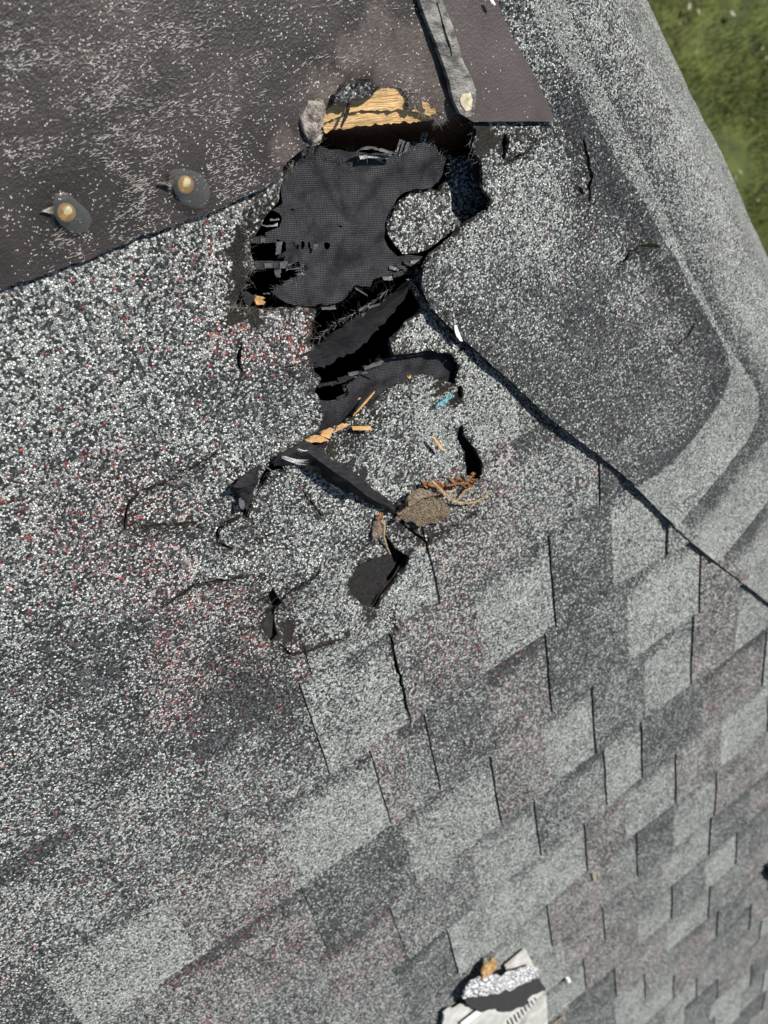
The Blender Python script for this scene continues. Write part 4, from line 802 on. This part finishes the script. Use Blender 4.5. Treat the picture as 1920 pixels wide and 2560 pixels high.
chip('wood_splinter', vb([(800, 735), (828, 722), (830, 728), (805, 740)]), -.010, .0008, WOODC, 'thin tan sliver lying on the left part of the lower dotted fabric', 'splinter', bump=.0002, rag=.0002, sp=.002)
chip('pine_needle', vz([(1056, 345), (1072, 342), (1105, 385), (1140, 430), (1160, 470), (1150, 475), (1110, 430), (1075, 380)]), .005, .0016, WOODC, 'flat pale brown needle alone on the granules', 'needle', bump=.0002, rag=.0002, sp=.002)
chip('white_sliver', vb([(1369, 310), (1384, 306), (1392, 330), (1404, 362), (1418, 397), (1404, 396), (1384, 370), (1374, 345)]), .010, .001, WHITE, 'curved white sliver stuck on the diagonal seam', 'sliver', bump=.0002, rag=.0001, sp=.002)
chip('white_sliver', vw([(870, -20), (900, -15), (935, 40), (925, 52), (895, 30)]), .021, .001, WHITE, 'white paint flake at the top edge of the brown membrane', 'paint flake', bump=.0003, rag=.0003, sp=.002)
chip('needle_leaf', vz([(885, 1410), (920, 1388), (968, 1384), (960, 1398), (915, 1412)]), .006, .0008, LEAFM, 'pale green leaflet beside the small dark hole', 'leaf', bump=.0002, rag=.0002, sp=.002)
chip('leaf_fleck', [(1480, 2185), (1488, 2182), (1490, 2200), (1484, 2204)], .006, .001, LEAFM, 'beige leaf fleck alone on the lower right shingles', 'leaf', bump=.0002, rag=.0002)
chip('leaf_fleck', [(1912, 2160), (1935, 2150), (1945, 2190), (1922, 2196), (1914, 2180)], .006, .006, FELT, 'dark curled leaf at the right picture edge', 'leaf', dome=.01)
chip('leaf_fleck', vg([(222, 820), (240, 815), (242, 832), (228, 836)]), .005, .0012, LEAFM, 'tan fleck on the granules at the far left', 'leaf', bump=.0003, rag=.0002, sp=.002)
chip('pebble', vv([(1505, 465), (1535, 462), (1540, 490), (1515, 498)]), .006, .006, WHITE, 'small white pebble right of the broken vent piece', 'pebble', dome=.004)
ps = []
for _ in range(70):
    k = rng.random(); x = 1275 + 85 * k + rng.normal(0, 10); y = 772 - 62 * k + rng.normal(0, 6); p = P(*vb([(x, y)])[0][:2], .006); a = rng.uniform(0, 6.28)
    tri = np.array([p + [.0012 * math.cos(a + t), .0009 * math.sin(a + t), rng.uniform(0, .0012)] for t in (0, 2.1, 4.2)]); ps.append(slab(tri, .0006))
V, F = join(ps); o = link('chalk_mark', V, F, CHALK, roof); tag(o, 'pale blue chalk streak on the granules', kind='stuff')

# ------------------------------------------------------------------ broken vent piece at the bottom edge
vent = thing('broken_vent', P(*vv([(800, 800)])[0][:2], .004), 'broken pale plastic vent piece with black foam strip and crinkled white foil', 'vent')
def plate(name, pts, h, t, mt, par=vent, jag=.0, sp=.012, z=None, holes=()):
    q = PP(vv(pts), h)[:, :2]; q = ragged(q, .006, jag) if jag else resample(q, .02); return sheet(name, q, mt, par, [PP(vv(x), h)[:, :2] for x in holes], sp, z or h, t, smoothed=z is not None)
plate('back_plate', [(1100, 185), (1145, 280), (1195, 372), (1200, 420), (900, 420), (890, 362)], .012, .004, PVC)
bars = []
k = 0
for i in range(9):
    t = i / 8; cx_, cy_ = 905 + (1190 - 905) * t, 945 + (705 - 945) * t; L_ = 95 - 70 * t
    bars.append([(cx_ - 12, cy_ - 18 - L_ * .1), (cx_ + 6, cy_ - 24 - L_ * .1), (cx_ + 26 + L_ * .22, cy_ + L_ * .75), (cx_ + 6 + L_ * .22, cy_ + L_ * .8 + 4)])
pl = plate('front_plate', [(430, 970), (620, 815), (700, 780), (1000, 760), (1120, 690), (1180, 640), (1290, 610), (1035, 970), (1000, 1150), (420, 1150)], .020, .004, PVC, holes=bars)
plate('left_plate', [(230, 1100), (250, 850), (300, 815), (325, 800), (350, 810), (450, 755), (600, 815), (430, 970), (400, 1100)], .014, .004, PVC, jag=.002)
for off in (0, 30):
    q = PP(vv([(440 + off, 960), (620 + off, 820), (628 + off, 826), (450 + off, 968)]), .024); V, F = slab(q, .004); link('trim_line', V, F, WHITE, pl, smoothed=False)
rb = plate('ribbed_edge', [(1030, 975), (1298, 615), (1318, 760), (1328, 1150), (1010, 1150)], .022, .004, PVC)
for i in range(17):
    t = i / 16; a = (1296 + 25 * t, 630 + 330 * t); b = (1296 - 262 * t + 4, 632 + 350 * t * .95 + 12)
    a = (1300 + 24 * t, 640 + 330 * t); b = (1290 - 255 * t, 660 + 345 * t)
    q = PP(vv([a, (a[0], a[1] + 9), (b[0], b[1] + 9), b]), .0245); V, F = slab(q, .0025); link('rib', V, F, PVC, rb, smoothed=False)
plate('foam_strip', [(470, 712), (520, 690), (700, 640), (900, 585), (1060, 545), (1140, 510), (1215, 470), (1270, 540), (1312, 610), (1240, 632), (1170, 650), (1122, 690), (1118, 715), (1140, 735), (1080, 770), (1000, 790), (960, 815), (870, 832), (830, 822), (795, 797), (770, 815), (720, 802), (625, 832), (540, 790), (490, 745)], .024, .007, FOAM, jag=.002, z=lambda xy: .024 + .002 * fbm(xy[:, 0], xy[:, 1], .03))
fq_ = PP(vv([(450, 690), (480, 640), (520, 590), (620, 490), (700, 470), (760, 440), (850, 462), (920, 430), (1000, 410), (1080, 395), (1160, 373), (1200, 385), (1232, 405), (1222, 480), (1140, 512), (1060, 548), (900, 588), (700, 642), (520, 692), (470, 712)]), .026)[:, :2]
sheet('foil', ragged(fq_, .005, .0022), FOIL, vent, (), .006, lambda xy: .026 + .009 * fbm(xy[:, 0], xy[:, 1], .035, 4), .003)
plate('orange_foam', [(632, 490), (650, 430), (690, 370), (722, 335), (745, 300), (735, 258), (755, 255), (780, 300), (802, 355), (782, 400), (770, 432), (720, 470), (660, 512)], .024, .004, ORFOAM, jag=.004, z=lambda xy: .024 + .008 * fbm(xy[:, 0], xy[:, 1], .015))
stick('thin_stick', vv([(1370, 965, .006), (1430, 915, .008), (1475, 885, .010)]), [.0014, .0014, .0014], TWIG, 'short pale twig at the bottom edge right of the ribbed vent', 'stick')
chip('pebble', vv([(1455, 900), (1470, 872), (1492, 872), (1490, 895), (1472, 905)]), .008, .004, LEAFM, 'small cream bud at the tip of the short pale twig', 'bud', dome=.003)

# ------------------------------------------------------------------ pale litter on the lawn
LAWNL = ['largest of the pale leaf scraps at the top edge of the lawn', 'small pale leaf scrap just right of the largest one at the lawn top', 'tiny leaf scrap on the lawn nearest the top of the roof edge', 'long pale leaf lying alone at the top right of the lawn', 'small leaf scrap at the right picture edge, upper of a pair on the lawn', 'small leaf scrap at the right picture edge, lower of a pair on the lawn', 'upper pale leaf scrap of the pair low down by the roof edge', 'lower pale leaf scrap of the pair low down by the roof edge', 'lowest small leaf scrap on the lawn at the right picture edge', 'tiny leaf scrap left of the long pale leaf on the lawn', 'tiniest leaf speck halfway down the lawn strip']
for nleaf, (px, py, s) in enumerate([(1722, 18, .05), (1745, 30, .035), (1700, 60, .03), (1830, 35, .06), (1905, 120, .03), (1915, 145, .03), (1850, 430, .04), (1838, 445, .035), (1895, 500, .03), (1740, 130, .025), (1880, 300, .02)]):
    c_ = hit_ground(px, py, .05); a0 = rng.uniform(0, 3.1); pts = []
    for a in np.linspace(0, 6.28, 8)[:-1]:
        x, y = s * .5 * math.cos(a) * rng.uniform(.7, 1.2), s * .22 * math.sin(a) * rng.uniform(.7, 1.2); pts.append((x * math.cos(a0) - y * math.sin(a0), x * math.sin(a0) + y * math.cos(a0), rng.uniform(0, .01)))
    V, F = slab(pts, .002); me = bpy.data.meshes.new('fallen_leaf'); me.from_pydata([tuple(v) for v in V], [], F); me.materials.append(LEAFM); o = bpy.data.objects.new('fallen_leaf', me); C.objects.link(o); o.location = c_
    tag(o, LAWNL[nleaf], 'leaf', 'dry leaf scraps on the lawn')
print('tabs', n_tab, 'tris', sum(len(o.data.polygons) for o in bpy.data.objects if o.type == 'MESH'))
